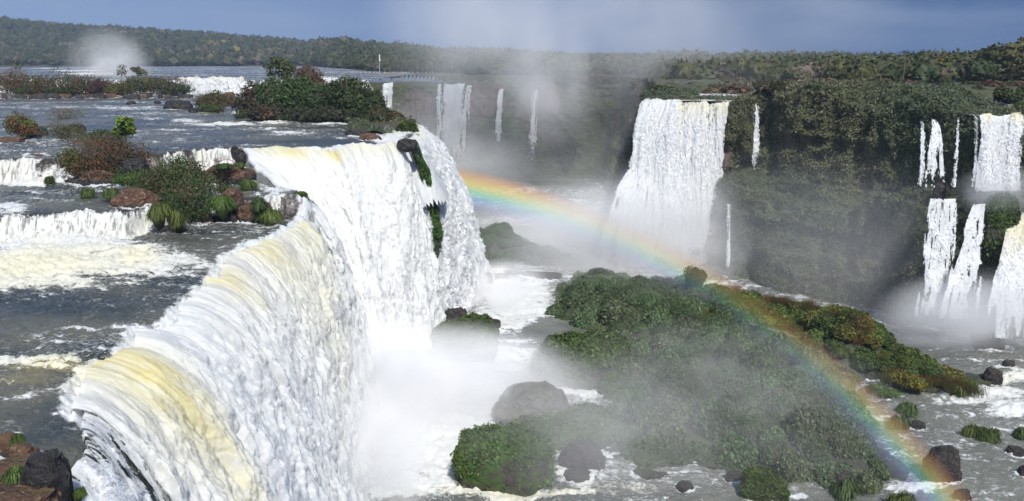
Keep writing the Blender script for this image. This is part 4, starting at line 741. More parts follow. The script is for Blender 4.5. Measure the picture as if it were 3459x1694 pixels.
# ledge rocks and grassy knobs of the right hand falls
for i, (q, z, m, lb) in enumerate([((2350, 2382, 462, 487), 30.3, mat_darkrock, 'black rock on the ledge right under the cone shaped waterfall'), ((2428, 2474, 478, 497), 29.5, mat_darkrock, 'broad black rock on the ledge left of the creamy waterfall'), ((2435, 2460, 456, 472), 31, mat_darkrock, 'small black rock stacked behind the broad black one'),
      ((2470, 2550, 495, 590), 22.9, mat_moss, 'big grassy knob between two lower step falls'), ((2510, 2540, 505, 525), 27.2, mat_darkrock, 'dark rock in the foam under the creamy waterfall'), ((2550, 2600, 520, 545), 25.6, mat_darkrock, 'black rock at the frame edge beside the foam'),
      ((2425, 2452, 435, 480), 30.7, mat_moss, 'bright green mossy cone wrapped by trickling water'), ((2548, 2600, 262, 292), 47.5, mat_moss, 'leafy rock at the cliff top right of the creamy waterfall')]):
    rock(*q, z, m, lb, 80 + i, wet=-.3 if m is mat_moss else .3)
# ------------------------------------------------------------------ rocks, bushes of the upper river
rocks_up = [((285, 400, 468, 528), T2 - .4, mat_rock, 'broad ochre and brown boulder under the leafy river bush', .7, .5), ((515, 632, 413, 458), T2 + .4, mat_rock, 'long flat topped brown rock with grass beside white rapids', .8, .6), ((560, 614, 478, 522), T1 + 2.2, mat_rock, 'square brown rock behind a grass tuft in the cascade', .8, .6), ((598, 690, 508, 562), T1, mat_rock, 'cracked red brown rock at the edge of the dark pool', .7, .5),
            ((470, 535, 528, 566), T1, mat_rock, 'low brown rocks under the leafy river bush by the pool', .6, .4), ((540, 600, 530, 556), T1 + .3, mat_darkrock, 'dark stepped rock with small water threads', .6, .5), ((380, 480, 500, 562), T1 + .3, mat_darkrock, 'black wet rock behind the hanging grass tufts', .8, .5), ((120, 205, 415, 458), T2, mat_darkrock, 'black wet rock left of the rust brown bush', .7, .4),
            ((170, 320, 440, 466), T2 - .2, mat_darkrock, 'dark rocky base of the rust brown bush', .5, .3), ((172, 200, 395, 440), T2 + .6, mat_rock, 'small sunlit tan rock beside the rust brown bush', .7, .4), ((205, 300, 425, 462), T2 + .3, mat_rock, 'tan rock glimpsed under the rust brown bush', .5, .4), ((300, 372, 398, 430), T2 + 2.4, mat_darkrock, 'dark rock right behind the slim tree trunk', .6, .4),
            ((583, 600, 366, 386), UP - .5, mat_darkrock, 'small brown rock on the lip of the upper step, left one', .8, .4), ((592, 618, 376, 400), UP - 1.4, mat_darkrock, 'small black rock just below the upper lip, right one', .8, .4), ((868, 925, 326, 344), UP, mat_darkrock, 'dark driftwood covered rock near the far lip', .6, .3), ((905, 956, 334, 353), UP, mat_rock, 'rounded dark rock with an orange patch near the far lip', .7, .3),
            ((1000, 1052, 350, 369), UP - .6, mat_darkrock, 'dark rock splitting the water at the lip above the moss strip', .7, .4), ((1000, 1045, 312, 338), UP - .6, mat_moss, 'green round rock at the far end of the lip', .7, .4), ((1030, 1053, 355, 372), UP - 1, mat_moss, 'little grassy knob at the right end of the lip rock', .8, .3),
            ((0, 62, 345, 359), UP, mat_rock, 'flat brown rocks below the yellow green bush at the left edge', .7, .5), ((60, 100, 318, 346), UP, mat_rock, 'ochre rock right of the yellow green bush', .7, .4), ((82, 120, 320, 342), UP, mat_darkrock, 'brown rock between the reeds and the yellow green bush', .7, .4), ((170, 215, 314, 334), UP, mat_darkrock, 'dark domed rock behind the small palm like tree', .8, .3),
            ((60, 125, 388, 404), UP - .8, mat_rock, 'low flat brown rock at the lip of the second step', .5, .4), ((38, 70, 400, 425), T2 + 1.5, mat_darkrock, 'black rock poking out of the second step at the left', .7, .3), ((415, 480, 255, 276), UP, mat_darkrock, 'dark slanting rock left of the grassy islet', .7, .5), ((440, 470, 252, 268), UP + .4, mat_rock, 'pointed brown rock with a driftwood log against it', .7, .6),
            ((480, 560, 268, 284), UP, mat_darkrock, 'dark base rocks of the grassy islet', .5, .4), ((665, 712, 284, 302), UP, mat_rock, 'brown boulder in front of the big bushy island', .7, .5), ((535, 610, 246, 262), UP, mat_rock, 'reddish slab between the grassy islet and the big island', .5, .5), ((320, 342, 254, 264), UP, mat_darkrock, 'tiny dark rock alone in midstream, left one', .7, .3), ((388, 404, 254, 262), UP, mat_darkrock, 'tiny dark rock alone in midstream, right one', .7, .3),
            ((640, 700, 505, 520), T1 + 1.5, mat_darkrock, 'wet dark rock with thin grass near the green moss patch', .6, .4), ((690, 745, 478, 508), T1 + 1.4, mat_darkrock, 'wet stones sticking out of the white slope', .7, .5), ((735, 778, 484, 530), T1 + .6, mat_moss, 'bright green moss patch at the corner of the long lip', .7, .4),
            ((0, 62, 1085, 1150), 36.0, mat_rock, 'brown rock at the lower left corner under the first tuft', .9, .5), ((30, 100, 1112, 1180), 35.9, mat_rock, 'jointed brown rock in the lower left corner', .9, .6), ((-40, 120, 1150, 1235), 35.9, mat_rock, 'wide sunlit brown rock in the lower left corner', .9, .55), ((-60, 150, 1215, 1330), 35.9, mat_rock, 'lowest brown rock cut off by the bottom left corner', .8, .55), ((70, 178, 1128, 1290), 35.6, mat_darkrock, 'black wet rock face beside the veil of water', .9, .5)]
for i, (q, z, m, lb, sy, bx) in enumerate(rocks_up):
    rock(*q, z, m, lb, 120 + i, sy, boxy=bx, rough=.38, wet=.05 if m is mat_rock else .9)
for i in range(26):   # rocky shore of the far left bank
    dx = i * 23 + rg.normal() * 6 - 10
    if 480 < dx < 500: continue
    w = 6 + 17 * rg.random() ** 1.6; rock(dx - w, dx + w, 240 - 7 * rg.random(), 246 + 4 * rg.random(), UP, mat_rock if i % 3 == 1 else mat_darkrock, 'low reddish rock in the row along the far river bank', 170 + i, .7, sub=4, boxy=.5, group='reddish rocks along the far river bank')
driftm = []
for i, q in enumerate([(135, 150, 220), (205, 244, 300), (240, 246, 306), (150, 160, 240)][:0]): pass
def drift(x0, y0, x1, y1, z, r, label):
    a = PZ(x0, y0, z); b = PZ(x1, y1, z); b[2] += .2; a[2] += .6; v, f = tube([a, (a + b) / 2 + [0, .3, .4], b], [r, r * .8, r * .4], 7); s_ = mesh('driftwood_log', v, f, mat_drift); obj('driftwood_log', s_, label=label, cat='driftwood')
mat_drift = plain('driftwood', (.48, .40, .31), .85)
drift(120, 238, 225, 238, UP + .9, .45, 'pale driftwood trunk on the far bank, left one'); drift(228, 242, 308, 244, UP + .5, .45, 'pale driftwood trunk on the far bank, right one'); drift(330, 236, 420, 240, UP + .7, .25, 'thin pale driftwood branch near the leafless bush'); drift(452, 262, 478, 252, UP + .8, .35, 'driftwood log leaning on the pointed rock'); drift(500, 276, 560, 268, UP + .6, .2, 'thin driftwood across the grassy islet'); drift(545, 249, 600, 251, UP + 1, .25, 'driftwood on the reddish slab')
drift(548, 415, 590, 409, T2 + 3.2, .12, 'crooked dark branch lying on the flat topped rock')
def bush(x0, x1, yt, yb, z, col, label, seed, n=3800, leaf=.3, col2=None, mix2=.45, twigs=10, twh=1.05, sy=.6, name='bush', thick=.05, group=None):
    f = PZ((x0 + x1) / 2, yb, z); d = f[1]; w = (x1 - x0) / 2.5156 / F * d; h = (yb - yt) / 2.5156 / F * d * .97
    t = obj(name, None, None, f + np.array([0, w * .25, -.1]), 0, None, label, 'bush', group)
    o = obj('foliage', bush_mesh('foliage', w, h, col, n, seed, leaf, col2, mix2), t); o.scale = (1, sy, 1)
    obj('stem', twig_mesh('stem', w * .9, h * twh, twigs, seed, thick, .45), t); return t
RUST = (.16, .080, .035); YG = (.13, .15, .028); PALE = (.20, .16, .10)
bush(140, 345, 346, 455, T2 + .6, RUST, 'rust brown rounded bush on the dark rocks in the left river', 501, 9000, .22, (.075, .060, .030), .5, 26)
bush(140, 215, 365, 452, T2 + .5, YG, 'yellow green grassy bush on the left side of the rust brown bush', 502, 3000, .22, GREEN, .4, 4)
bush(275, 345, 405, 462, T2 + .3, DGREEN, 'dark green low bush at the right foot of the rust brown bush', 503, 2600, .22, GREEN, .5, 6)
bush(345, 530, 392, 522, T2 - 1.0, (.075, .115, .030), 'large dark leafy bush growing over the ochre boulder', 504, 9000, .22, (.10, .075, .035), .42, 30)
bush(400, 522, 440, 560, T1 + .8, (.055, .085, .026), 'darker lower part thicket above the hanging grass by the pool', 512, 4500, .2, (.12, .085, .04), .4, 14)
bush(282, 400, 428, 480, T2, (.075, .14, .028), 'bright green fringe of plants above the ochre boulder', 505, 3200, .2, GREEN, .5, 4)
bush(385, 500, 385, 470, T2 + .5, (.05, .09, .024), 'airy top sprays of the leafy bush near the rapids', 506, 2600, .2, YG, .3, 16)
bush(0, 72, 278, 347, UP + .4, YG, 'yellow green round bush at the left edge of the upper river', 507, 4200, .26, RUST, .45, 8)
bush(90, 205, 264, 302, UP - .2, PALE, 'pale leafless reeds standing in the upper river, farther clump', 508, 900, .18, YG, .5, 70, thick=.03)
bush(105, 200, 296, 352, UP - .2, (.12, .11, .05), 'straw coloured reeds with green base, nearer clump', 509, 2200, .2, GREEN, .45, 60, thick=.03)
bush(195, 300, 325, 362, UP, DGREEN, 'low dark green shrubs left of the small palm like tree', 510, 2600, .24, GREEN, .5, 14)
bush(150, 300, 335, 372, UP, (.12, .075, .05), 'thin reddish brown twigs behind the rust brown bush', 511, 900, .2, RUST, .5, 60, thick=.035)
# far bank row
for i, (x0, x1, yt, c, c2, lb) in enumerate([(-20, 70, 176, RUST, GREEN, 'brown and green thicket at the left end of the far bank'), (50, 130, 190, BROWN, GREEN, 'low brown brush on the far bank right of the thicket'), (85, 215, 180, (.035, .065, .02), RUST, 'dark green domed bush rising from the brown brush'), (150, 275, 195, BROWN, GREEN, 'brown brush sloping down right of the dark green dome'), (215, 265, 206, (.10, .05, .045), BROWN, 'small purplish bare bush in the gap of the far bank'),
      (262, 330, 208, YG, BROWN, 'ochre scrub in the middle of the far bank'), (300, 400, 192, (.045, .075, .022), YG, 'green shrub in front of the tall flat topped tree on the far bank'), (350, 470, 190, (.09, .075, .035), PALE, 'greyish twiggy bush at the right end of the far bank'), (385, 470, 214, GREEN, DGREEN, 'green low bush beneath the twiggy bush'), (30, 100, 218, (.06, .11, .025), GREEN, 'bright green low plants at the water edge, left'), (110, 180, 220, (.06, .11, .025), GREEN, 'bright green low plants at the water edge, nearer the driftwood')]):
    bush(x0, x1, yt - 9, 242, UP + .6, c, lb, 520 + i, 3800, .42, c2, .45, 14, thick=.08)
bush(490, 580, 225, 275, UP + .4, (.11, .085, .03), 'tawny grassy islet bush in midstream', 540, 4200, .34, GREEN, .4, 20, thick=.05)
bush(590, 640, 268, 298, UP + .2, (.07, .14, .025), 'bright green tuft at the left foot of the big bushy island', 541, 1500, .3, GREEN, .4, 2)
bush(500, 560, 256, 284, UP + .2, (.10, .12, .03), 'low grass at the foot of the tawny islet bush', 542, 1500, .3, GREEN, .4, 2)
big = [(600, 700, 205, 298, (.075, .055, .03), GREEN, 'brownish bush at the left end of the big bushy island'), (640, 740, 196, 300, (.06, .10, .03), (.09, .07, .035), 'green bush under the spindly tree on the big island'), (690, 800, 178, 302, (.06, .10, .024), DGREEN, 'tall dense green bush left of centre on the big island'), (760, 860, 205, 302, (.052, .09, .022), DGREEN, 'dense dark bush at the centre of the big island'),
       (740, 815, 166, 240, (.15, .075, .035), BROWN, 'orange brown crown standing above the big island'), (820, 935, 192, 304, (.058, .098, .022), DGREEN, 'round dark green bush right of centre on the big island'), (890, 962, 222, 305, (.045, .075, .02), DGREEN, 'green bush near the right end of the big island'), (935, 1000, 268, 312, (.07, .08, .028), RUST, 'brownish low bush at the right tip of the big island'), (620, 720, 262, 304, (.05, .04, .025), BROWN, 'dark low brush on the left front of the big island'), (700, 900, 268, 306, (.032, .045, .016), (.06, .05, .03), 'dark skirt of brush along the front of the big island')]
for i, (x0, x1, yt, yb, c, c2, lb) in enumerate(big): bush(x0, x1, yt, yb, UP + .2, c, lb, 550 + i, 7000, .55, c2, .35, 16, thick=.1, sy=.7)
# small trees with trunk and crown
def tree(dx, dy, z, hd, wd, col, label, seed, n=900, leaf=.4, cl=9, r0=.18, lean=.06, col2=None, top=.75):
    p = PZ(dx, dy, z); h = hd / 2.5156 / F * p[1] * 1.02; w = wd / 2.5156 / F * p[1]; rng = np.random.default_rng(seed); t = obj('tree', None, None, p, 0, None, label, 'tree')
    V, Fc, _ = limbs(h, w * .5, 8, rng, r0, lean); obj('trunk', mesh('trunk', V, Fc, mat_bark), t)
    bl = [(w * .38 * math.cos(a) * math.sqrt(q), w * .38 * math.sin(a) * math.sqrt(q), h * (top + .22 * rng.random() - .12 * q), w * .17, w * .17, h * .07) for a, q in zip(rng.random(cl) * 2 * PI, rng.random(cl))]
    P, d = blobpts(bl, n, rng, .2); v, f, c = leaves(P, d, leaf, col, .3, rng=rng)
    if col2 is not None: m = np.repeat(rng.random(n) < .4, 4); c[m] = c[m] / np.array(col) * np.array(col2)
    obj('crown', mesh('crown', v, f, mat_leaf, np.clip(c, .004, .9), smooth=False), t); return t
tree(325, 440, T2 + 1, 130, 62, (.12, .20, .025), 'small palm like tree with a slim trunk and lime green leaves', 601, 700, .62, 10, .12, .03, (.18, .24, .04), .82)
tree(705, 290, UP, 142, 90, (.11, .14, .035), 'spindly tree with sparse light leaves above the big bushy island', 602, 1000, .55, 16, .2, .05, (.06, .09, .025), .72)
tree(48, 236, UP, 76, 30, (.13, .15, .05), 'thin pale tree sticking up at the left end of the far bank', 603, 170, .5, 6, .2, .1, None, .85)
tree(330, 238, UP, 72, 90, (.10, .12, .04), 'flat topped open tree on the far bank before the white spray', 604, 700, .5, 14, .22, .08, (.14, .13, .06), .75)
tree(945, 300, UP, 70, 44, (.10, .13, .03), 'bare branch with a few leaves reaching out at the right of the big island', 605, 90, .5, 5, .12, .3, None, .8)
# tussocks of the upper river
for i, (q, z, k, lb) in enumerate([((362, 438, 478, 556), T1 + 2.0, 2, 'long hanging grass tuft below the leafy bush, left one'), ((410, 482, 515, 572), T1 + .8, 2, 'long hanging grass tuft below the leafy bush, right one'), ((196, 238, 470, 498), T2 + .2, 0, 'small lone grass tuft in the stream left of the ochre boulder'), ((525, 592, 476, 532), T1 + 2.2, 0, 'round grass tuft against the square brown rock'),
      ((550, 584, 452, 484), T2 + .6, 2, 'small golden tuft above the square brown rock'), ((600, 648, 445, 480), T2 + .3, 0, 'bright green tuft trailing off the flat topped rock'), ((615, 684, 492, 528), T1 + 2.4, 1, 'grass tuft on top of the cracked red brown rock'), ((640, 716, 520, 562), T1 + .5, 2, 'grass tuft at the right foot of the cracked red brown rock'), ((575, 600, 525, 545), T1 + .4, 1, 'thin tuft between two brown rocks by the pool'),
      ((112, 146, 426, 462), T2 + .4, 0, 'green tuft on the left end of the black wet rock'), ((262, 312, 456, 502), T2 + .3, 0, 'green tuft left of the ochre boulder'), ((530, 600, 410, 424), T2 + 3.0, 1, 'thin grass on top of the flat topped rock'), ((590, 625, 408, 422), T2 + 2.6, 0, 'green grass at the right end of the flat topped rock'),
      ((24, 78, 1078, 1125), 36.8, 0, 'grass tuft on the highest rock in the lower left corner'), ((-10, 88, 1175, 1225), 36.9, 0, 'spreading grass tuft between the brown rocks of the lower left corner'), ((178, 222, 1185, 1255), 35.6, 0, 'bright tuft hanging beside the veil of water'), ((700, 730, 490, 505), T1 + 1.4, 1, 'tiny tuft on the wet stones'), ((1008, 1030, 345, 360), UP - .2, 1, 'little grass cap at the far lip')]):
    tuss(*q, z, k, lb)
upper_river(); gorge_water()
def moss_strip():
    # green mossy rib that divides the central fall from the outer curtain
    rng = np.random.default_rng(77); n, m = 60, 160; a = np.linspace(-1, 1, n)[:, None] * np.ones(m); v = np.linspace(0, 1, m)[None, :] * np.ones((n, 1))
    top = np.array([-21.2, 180.5, 43.0]); bot = np.array([-16.9, 183.5, 10.0]); c = top + (bot - top) * v[..., None]; c[..., 0] += 2.6 * np.sin(v * PI * .5)
    w = (1.3 + .9 * v); x = c[..., 0] + w * a * .45 + .8 * (1 - a ** 2); y = c[..., 1] + 2 + w * a * 1.0 - 1.0 * (1 - a ** 2); z = c[..., 2]
    nn_ = fb3(x * .35, y * .35, z * .22, 5, 88, .55); x = x + (nn_ - .5) * 3.0; y = y - (nn_ - .5) * 2.0
    x = x - 4.0 * sm(.55, 1, v); V = np.stack([x, y, z], -1).reshape(-1, 3); t = obj('rock_buttress', None, None, (0, 0, 0), 0, None, 'dark rock rib with a bright green moss strip between central fall and outer curtain', 'rock')
    obj('rock_face', mesh('rock_face', V, gridF(n, m), rock_material('wet_rib', (.04, .045, .04), (.06, .07, .05), (.09, .09, .07), (.05, .09, .02), .6, .5), fl={'wet': np.zeros(n * m)}), t)
    pw = np.exp(-((v - .30) / .28) ** 2) * sm(.40, .50, fb2(a * 2, v * 12, 3, 4)) + .0008; k = rng.choice(n * m, 5000, p=pw.ravel() / pw.sum())
    P = V[k] + np.array([.35, -.5, 0]) * rng.random((5000, 1)); lv, lf, lc = leaves(P, np.tile([.6, -.7, .3], (5000, 1)), .34, MOSS, .3, 2.0, 1.5, .3, rng); obj('moss', mesh('moss', lv, lf, mat_leaf, lc, smooth=False), t)
moss_strip()
# ------------------------------------------------------------------ plateau plants, trees and palms (right)
shr2 = [mound_mesh('shrub', 1, .8, 260 + k, c, 900, .24, -.2, .5, 3) for k, c in enumerate([(.075, .09, .03), (.15, .105, .06), (.105, .12, .04), (.20, .16, .07), (.06, .08, .028)])]
def on_plateau(n, a0, a1, y0, y1, smin, smax, seed, lb, grp, pick, z=51.2, avoid=True):
    rg = np.random.default_rng(seed); k = 0; tr = 0
    while k < n and tr < n * 40:
        tr += 1; a = a0 + (a1 - a0) * rg.random(); y = y0(a) + (y1(a) - y0(a)) * rg.random(); x = (a / 2.515625 - 512) / F * y
        if inpoly(np.array([x]), np.array([y]), gorge_poly)[0]: continue
        if avoid and ((a < 1870 and abs(a - 1725) < 150 and y < 292) or (a > 1850 and a < 2340 and abs(y - 322) < 20 and rg.random() < .93) or (a > 2410 and y < 234 and rg.random() < .85)): continue
        s = smin + (smax - smin) * rg.random(); q = pick[rg.integers(len(pick))]; k += 1
        obj('low_bush', shr2[q], None, (x, y, z + rg.normal() * .3), rg.random() * 6.3, (s * 1.2, s * 1.2, s), lb, 'low bush', grp)
on_plateau(100, 1890, 2576, lambda a: np.interp(a, [1890, 2100, 2300, 2576], [256, 230, 215, 196]), lambda a: np.interp(a, [1890, 2300, 2576], [300, 296, 290]), 1.3, 2.6, 31, 'dark low shrub on the cliff top in front of the plateau river', 'shrubs along the cliff top', [0, 0, 2, 4, 1])
on_plateau(60, 1800, 2650, lambda a: 344, lambda a: 372, 1.8, 3.6, 32, 'reddish brown bare looking shrub on the far bank of the plateau river', 'brown shrubs behind the plateau river', [1, 1, 3, 2], 49.6, False)
on_plateau(110, 1390, 1880, lambda a: np.interp(a, [1390, 1560, 1620, 1880], [455, 400, 290, 285]), lambda a: np.interp(a, [1390, 1880], [560, 372]), 2.2, 4.2, 33, 'hazy grey green shrub on the slope above the misty dark wall', 'shrubs above the misty dark wall', [2, 3, 0, 1], 48.6)
TL = [crown_template(700 + k, 3, 900, .17) for k in range(5)]; tmes = []
for k in range(5):
    v, f, c = TL[k]; tri = f[:, 2] == f[:, 3]; T = np.concatenate([f[tri][:, :3], f[~tri][:, [0, 1, 2]], f[~tri][:, [0, 2, 3]]]); tmes.append(mesh('crown', v, T, mat_leaf, np.clip(c * np.array([(.085, .105, .03), (.12, .13, .04), (.15, .14, .045), (.065, .09, .03), (.36, .28, .05)][k]), .003, .8), smooth=False))
lv_, lf_, _ = limbs(1, .5, 5, np.random.default_rng(9), .035, .04); trunk_me = mesh('trunk', lv_, lf_, mat_bark)
trs = [(2480, 352, 15, 13, 0), (2400, 362, 12, 11, 1), (2540, 345, 16, 14, 2), (2345, 370, 10, 9, 4), (2300, 380, 9, 8, 1), (2250, 385, 9, 9, 0), (2600, 350, 17, 14, 3), (2440, 340, 10, 9, 3), (2200, 400, 9, 9, 3), (2140, 390, 8, 8, 0), (2510, 400, 14, 12, 1), (2375, 420, 12, 11, 0), (2320, 430, 11, 10, 3), (2080, 400, 8, 8, 1), (1920, 420, 8, 9, 0), (1800, 430, 9, 10, 3), (1660, 470, 13, 13, 1), (1560, 560, 13, 12, 0), (1740, 500, 10, 10, 1), (2000, 450, 9, 9, 3), (2560, 330, 9, 9, 2), (2180, 372, 6, 6, 2), (2060, 380, 6, 6, 2)]
pos_w = ['behind the creamy waterfall', 'left of the broadest crown', 'leaning out at the right edge', 'golden one', 'just left of the golden one', 'second left of the golden one', 'cut by the right edge', 'low and dark before the broadest crown', 'dark, over the plateau river', 'in the left part of the dark band', 'tall, behind the broadest crown', 'behind the golden one', 'darkest, behind the golden one', 'near the two palms', 'hazy, above the cliff waterfall', 'hazy, above the middle fall right corner', 'hazy, largest above the middle fall', 'hazy, left of the middle fall', 'hazy, behind the middle fall', 'hazy, by the palms', 'small, reddish, right edge', 'small, brownish, on the plateau river bank', 'small, olive, between the palms']
for (a, y, h, w, k), s in zip(trs, pos_w):
    h *= 1.12; w *= 1.15
    x = (a / 2.515625 - 512) / F * y; t = obj('tree', None, None, (x, y, 49.0), 0, None, 'broad crowned forest tree, ' + s, 'tree', 'trees behind the plateau river')
    obj('trunk', trunk_me, t, (0, 0, 0), a, (w, w, h * .8)); obj('crown', tmes[k], t, (0, 0, h * .62), a, (w * .52, w * .52, h * .42))
def palm(a, y, h, label, seed):
    rng = np.random.default_rng(seed); x = (a / 2.515625 - 512) / F * y; t = obj('palm_tree', None, None, (x, y, 49), 0, None, label, 'palm tree')
    v, f = tube([(0, 0, 0), (.2, 0, h * .5), (.1, .1, h)], [.22, .18, .16], 6); obj('trunk', mesh('trunk', v, f, mat_bark), t); parts = []
    for i in range(16):
        g = rng.random() * 2 * PI; L = 2.2 + rng.random(); el = rng.random() * 1.2 - .1; d = np.array([math.cos(g) * math.cos(el), math.sin(g) * math.cos(el), math.sin(el)]); s = np.array([.1, .1, h]); q = np.cross(d, [0, 0, 1]) * .32; m1 = s + d * L * .55; e = s + d * L + [0, 0, -.9]
        parts.append((np.array([s, m1 + q, e, m1 - q]), np.array([[0, 1, 2, 3]]), np.tile([.07, .08, .03], (4, 1))))
    V, Fc, cc = join(parts); obj('crown', mesh('crown', V, Fc, mat_leaf, cc, smooth=False), t)
palm(2252, 350, 13.5, 'tall thin palm in front of the dark forest band', 1); palm(2150, 352, 11, 'shorter palm, left of the tall thin palm', 2); palm(2133, 356, 10, 'palm trunk leftmost on the plateau bank', 3); palm(2538, 340, 14, 'slender palm rising through the right hand trees', 4)
# ------------------------------------------------------------------ far walkway with visitors and a flag
mat_conc = plain('concrete', (.20, .19, .175)); wk = obj('walkway', None, None, PD(985, 187, 575), 0, None, 'long railed visitor walkway far across the river under the flagpole', 'walkway'); wz = PD(985, 187, 575)
def box(cx, cy, cz, sx, sy, sz):
    v = np.array([[x, y, z] for x in (-1, 1) for y in (-1, 1) for z in (-1, 1)]) * np.array([sx, sy, sz]) / 2 + np.array([cx, cy, cz]); f = np.array([[0, 1, 3, 2], [4, 6, 7, 5], [0, 4, 5, 1], [2, 3, 7, 6], [0, 2, 6, 4], [1, 5, 7, 3]]); return v, f, np.zeros((8, 3))
V, Fc, _ = join([box(0, 0, 0, 96, 2.4, .35), box(-4, 0, -1.2, 22, 5, 2)]); obj('deck', mesh('deck', V, Fc, mat_conc, smooth=False), wk)
V, Fc, _ = join([box(-48 + 96 * (k / 1), -1.2, 0, .01, .01, .01) for k in range(1)] + [box(0, -1.25, 1.1, 96, .06, .06), box(0, -1.25, .65, 96, .04, .04)] + [box(-47.5 + 2.5 * k, -1.25, .6, .06, .06, 1.1) for k in range(39)]); obj('railing', mesh('railing', V, Fc, plain('rail_metal', (.4, .4, .4)), smooth=False), wk)
for k in range(13): v, f, _ = box(-45 + 7.5 * k, 0, -2.0, .5, 1.6, 3.8); obj('pier', mesh('pier', v, f, mat_conc, smooth=False), wk)
def person_mesh(col, pants, seed):
    rng = np.random.default_rng(seed); sp_ = .12 + .06 * rng.random(); parts = []
    def lim(p, r, c): v, f = tube(p, r, 8); parts.append((v, f, np.tile(c, (len(v), 1))))
    lim([(-.09 - sp_ * .3, 0, 0), (-.10, 0, .45), (-.08, 0, .88)], [.05, .07, .09], pants); lim([(.09 + sp_ * .3, .05, 0), (.10, .02, .45), (.08, 0, .88)], [.05, .07, .09], pants)
    lim([(0, 0, .82), (0, 0, 1.05), (0, 0, 1.35), (0, 0, 1.44), (0, 0, 1.48)], [.15, .14, .19, .12, .05], col)
    lim([(-.18, 0, 1.40), (-.25, .02, 1.12), (-.22, -.12, .86)], [.055, .045, .03], col); lim([(.18, 0, 1.40), (.26, -.02, 1.14), (.20, -.2, .98)], [.055, .045, .03], col)
    lim([(0, 0, 1.46), (0, 0, 1.52), (0, -.01, 1.60), (0, -.01, 1.68), (0, 0, 1.73)], [.05, .06, .095, .085, .02], (.32, .2, .14)); V, Fc, cc = join(parts); return mesh('person', V, Fc, mat_cloth, cc)
s = M('clothing'); mat_cloth = s.surf(s.prin(s.attr('col', True), .8))
pcol = [((.75, .75, .74), 'white top'), ((.75, .72, .66), 'cream shirt'), ((.08, .1, .2), 'navy jacket'), ((.5, .08, .07), 'red jacket'), ((.15, .3, .5), 'blue raincoat'), ((.7, .7, .2), 'yellow raincoat')]
pm = [person_mesh(c, (.05, .05, .08) if i % 2 else (.2, .17, .13), 900 + i) for i, (c, _) in enumerate(pcol)]
for i in range(30):
    k = [0, 0, 1, 0, 2, 0, 3, 1, 4, 0][i % 10] if i != 13 else 5; xx = -44 + 80 * (i / 30) + rg.normal() * .7
    obj('person', pm[k], None, (wz[0] + xx, wz[1] - .6 + rg.random() * 1.2, wz[2] + .18), rg.random() * 6.3, 1.0, 'tiny far visitor in a %s standing on the long walkway' % pcol[k][1], 'person', 'visitors on the far walkway')
fp = obj('flagpole', None, None, (wz[0] - 8, wz[1] + 1, wz[2]), 0, None, 'white flagpole with a drooping flag by the far walkway', 'flagpole'); v, f = tube([(0, 0, 0), (0, 0, 7), (0, 0, 13)], [.11, .09, .06], 8); mw = plain('white_paint', (.8, .8, .8), .5); obj('pole', mesh('pole', v, f, mw), fp)
gx, gy = np.meshgrid(np.linspace(0, .75, 10), np.linspace(8.6, 12.8, 16), indexing='ij'); V = np.stack([gx * (1 + .2 * np.sin(gy)), .18 * np.sin(gx * 8 + gy), gy], -1).reshape(-1, 3); obj('flag', mesh('flag', V, gridF(10, 16), mw), fp)
# ------------------------------------------------------------------ spray and mist
def mist_material(name, dens, seed, nscale=1.2, contrast=.5, power=1.5, col=(.985, .99, 1.0), stretch=(1, 1, 1), g=-.35, low=None):
    s = M(name); tc = s.n('TexCoord'); p = tc.outputs['Object']; ln = s.n('VectorMath', operation='LENGTH'); s.set(ln, 0, p)
    fall = s.math('POWER', s.math('SUBTRACT', 1.0, s.math('POWER', s.math('MINIMUM', ln.outputs['Value'], 1.0), 2.0), True), power)
    mp = s.n('Mapping'); s.set(mp, 'Vector', p); s.set(mp, 'Location', (seed * 3.7, seed * 1.3, seed * .7)); s.set(mp, 'Scale', stretch); n = s.noise(mp.outputs[0], nscale, 3, .55, .4)
    d = s.math('MULTIPLY', fall, s.mr(n, .5 - .28 * contrast, .5 + .22 * contrast, max(0, 1 - contrast * 1.6), 1.6 if contrast > .3 else 1.2))
    d = s.math('MULTIPLY', d, dens); v = s.n('VolumePrincipled'); s.set(v, 'Color', col); s.set(v, 'Density', d); s.set(v, 'Anisotropy', g); s.t.links.new(v.outputs[0], s.out.inputs['Volume']); return s.m
sv_, sf_ = ico(3)
def mist(c, r, dens, label, seed, rot=0, **k):
    me = mesh('mist', sv_ * 1.0, sf_, mist_material('mist', dens, seed, **k)); return obj('mist', me, None, c, rot, r, label, None, None, 'stuff')
mist(PD(1080, 985, 144), (33, 21, 13), .20, 'dense white spray boiling at the foot of the central fall', 1, contrast=.25)
mist(PD(975, 1080, 124), (12, 34, 20), .10, 'white spray along the foot of the nearest fall', 2, contrast=.5)
mist(PD(1265, 745, 205), (15, 22, 9), .08, 'spray at the foot of the outer curtain', 3, contrast=.5)
mist(PD(1640, 640, 238), (46, 10, 29), .11, 'dense white spray hiding the foot of the middle waterfall', 4, contrast=.3)
mist(PD(1500, 620, 280), (90, 19, 22), .055, 'bright spray bank filling the gorge between headland and middle fall', 5, contrast=.3)
mist(PD(1330, 480, 400), (95, 45, 38), .005, 'grey mist filling the far gorge', 6, contrast=.5)
mist(PD(1120, 380, 410), (50, 26, 45), .023, 'mist drifting in front of the far waterfalls', 7, contrast=.5)
mist(PD(1380, 210, 400), (30, 26, 36), .034, 'soft column of spray rising above the far gorge', 8, contrast=.8, nscale=1.8, power=2.0)
mist(PD(1215, 60, 400), (62, 36, 50), .020, 'spray fanning out to the left above the far gorge', 19, contrast=.9, nscale=1.8, power=2.0)
mist(PD(1560, 20, 400), (60, 36, 52), .014, 'spray fanning out to the right above the far gorge', 20, contrast=.9, nscale=1.8, power=2.0)
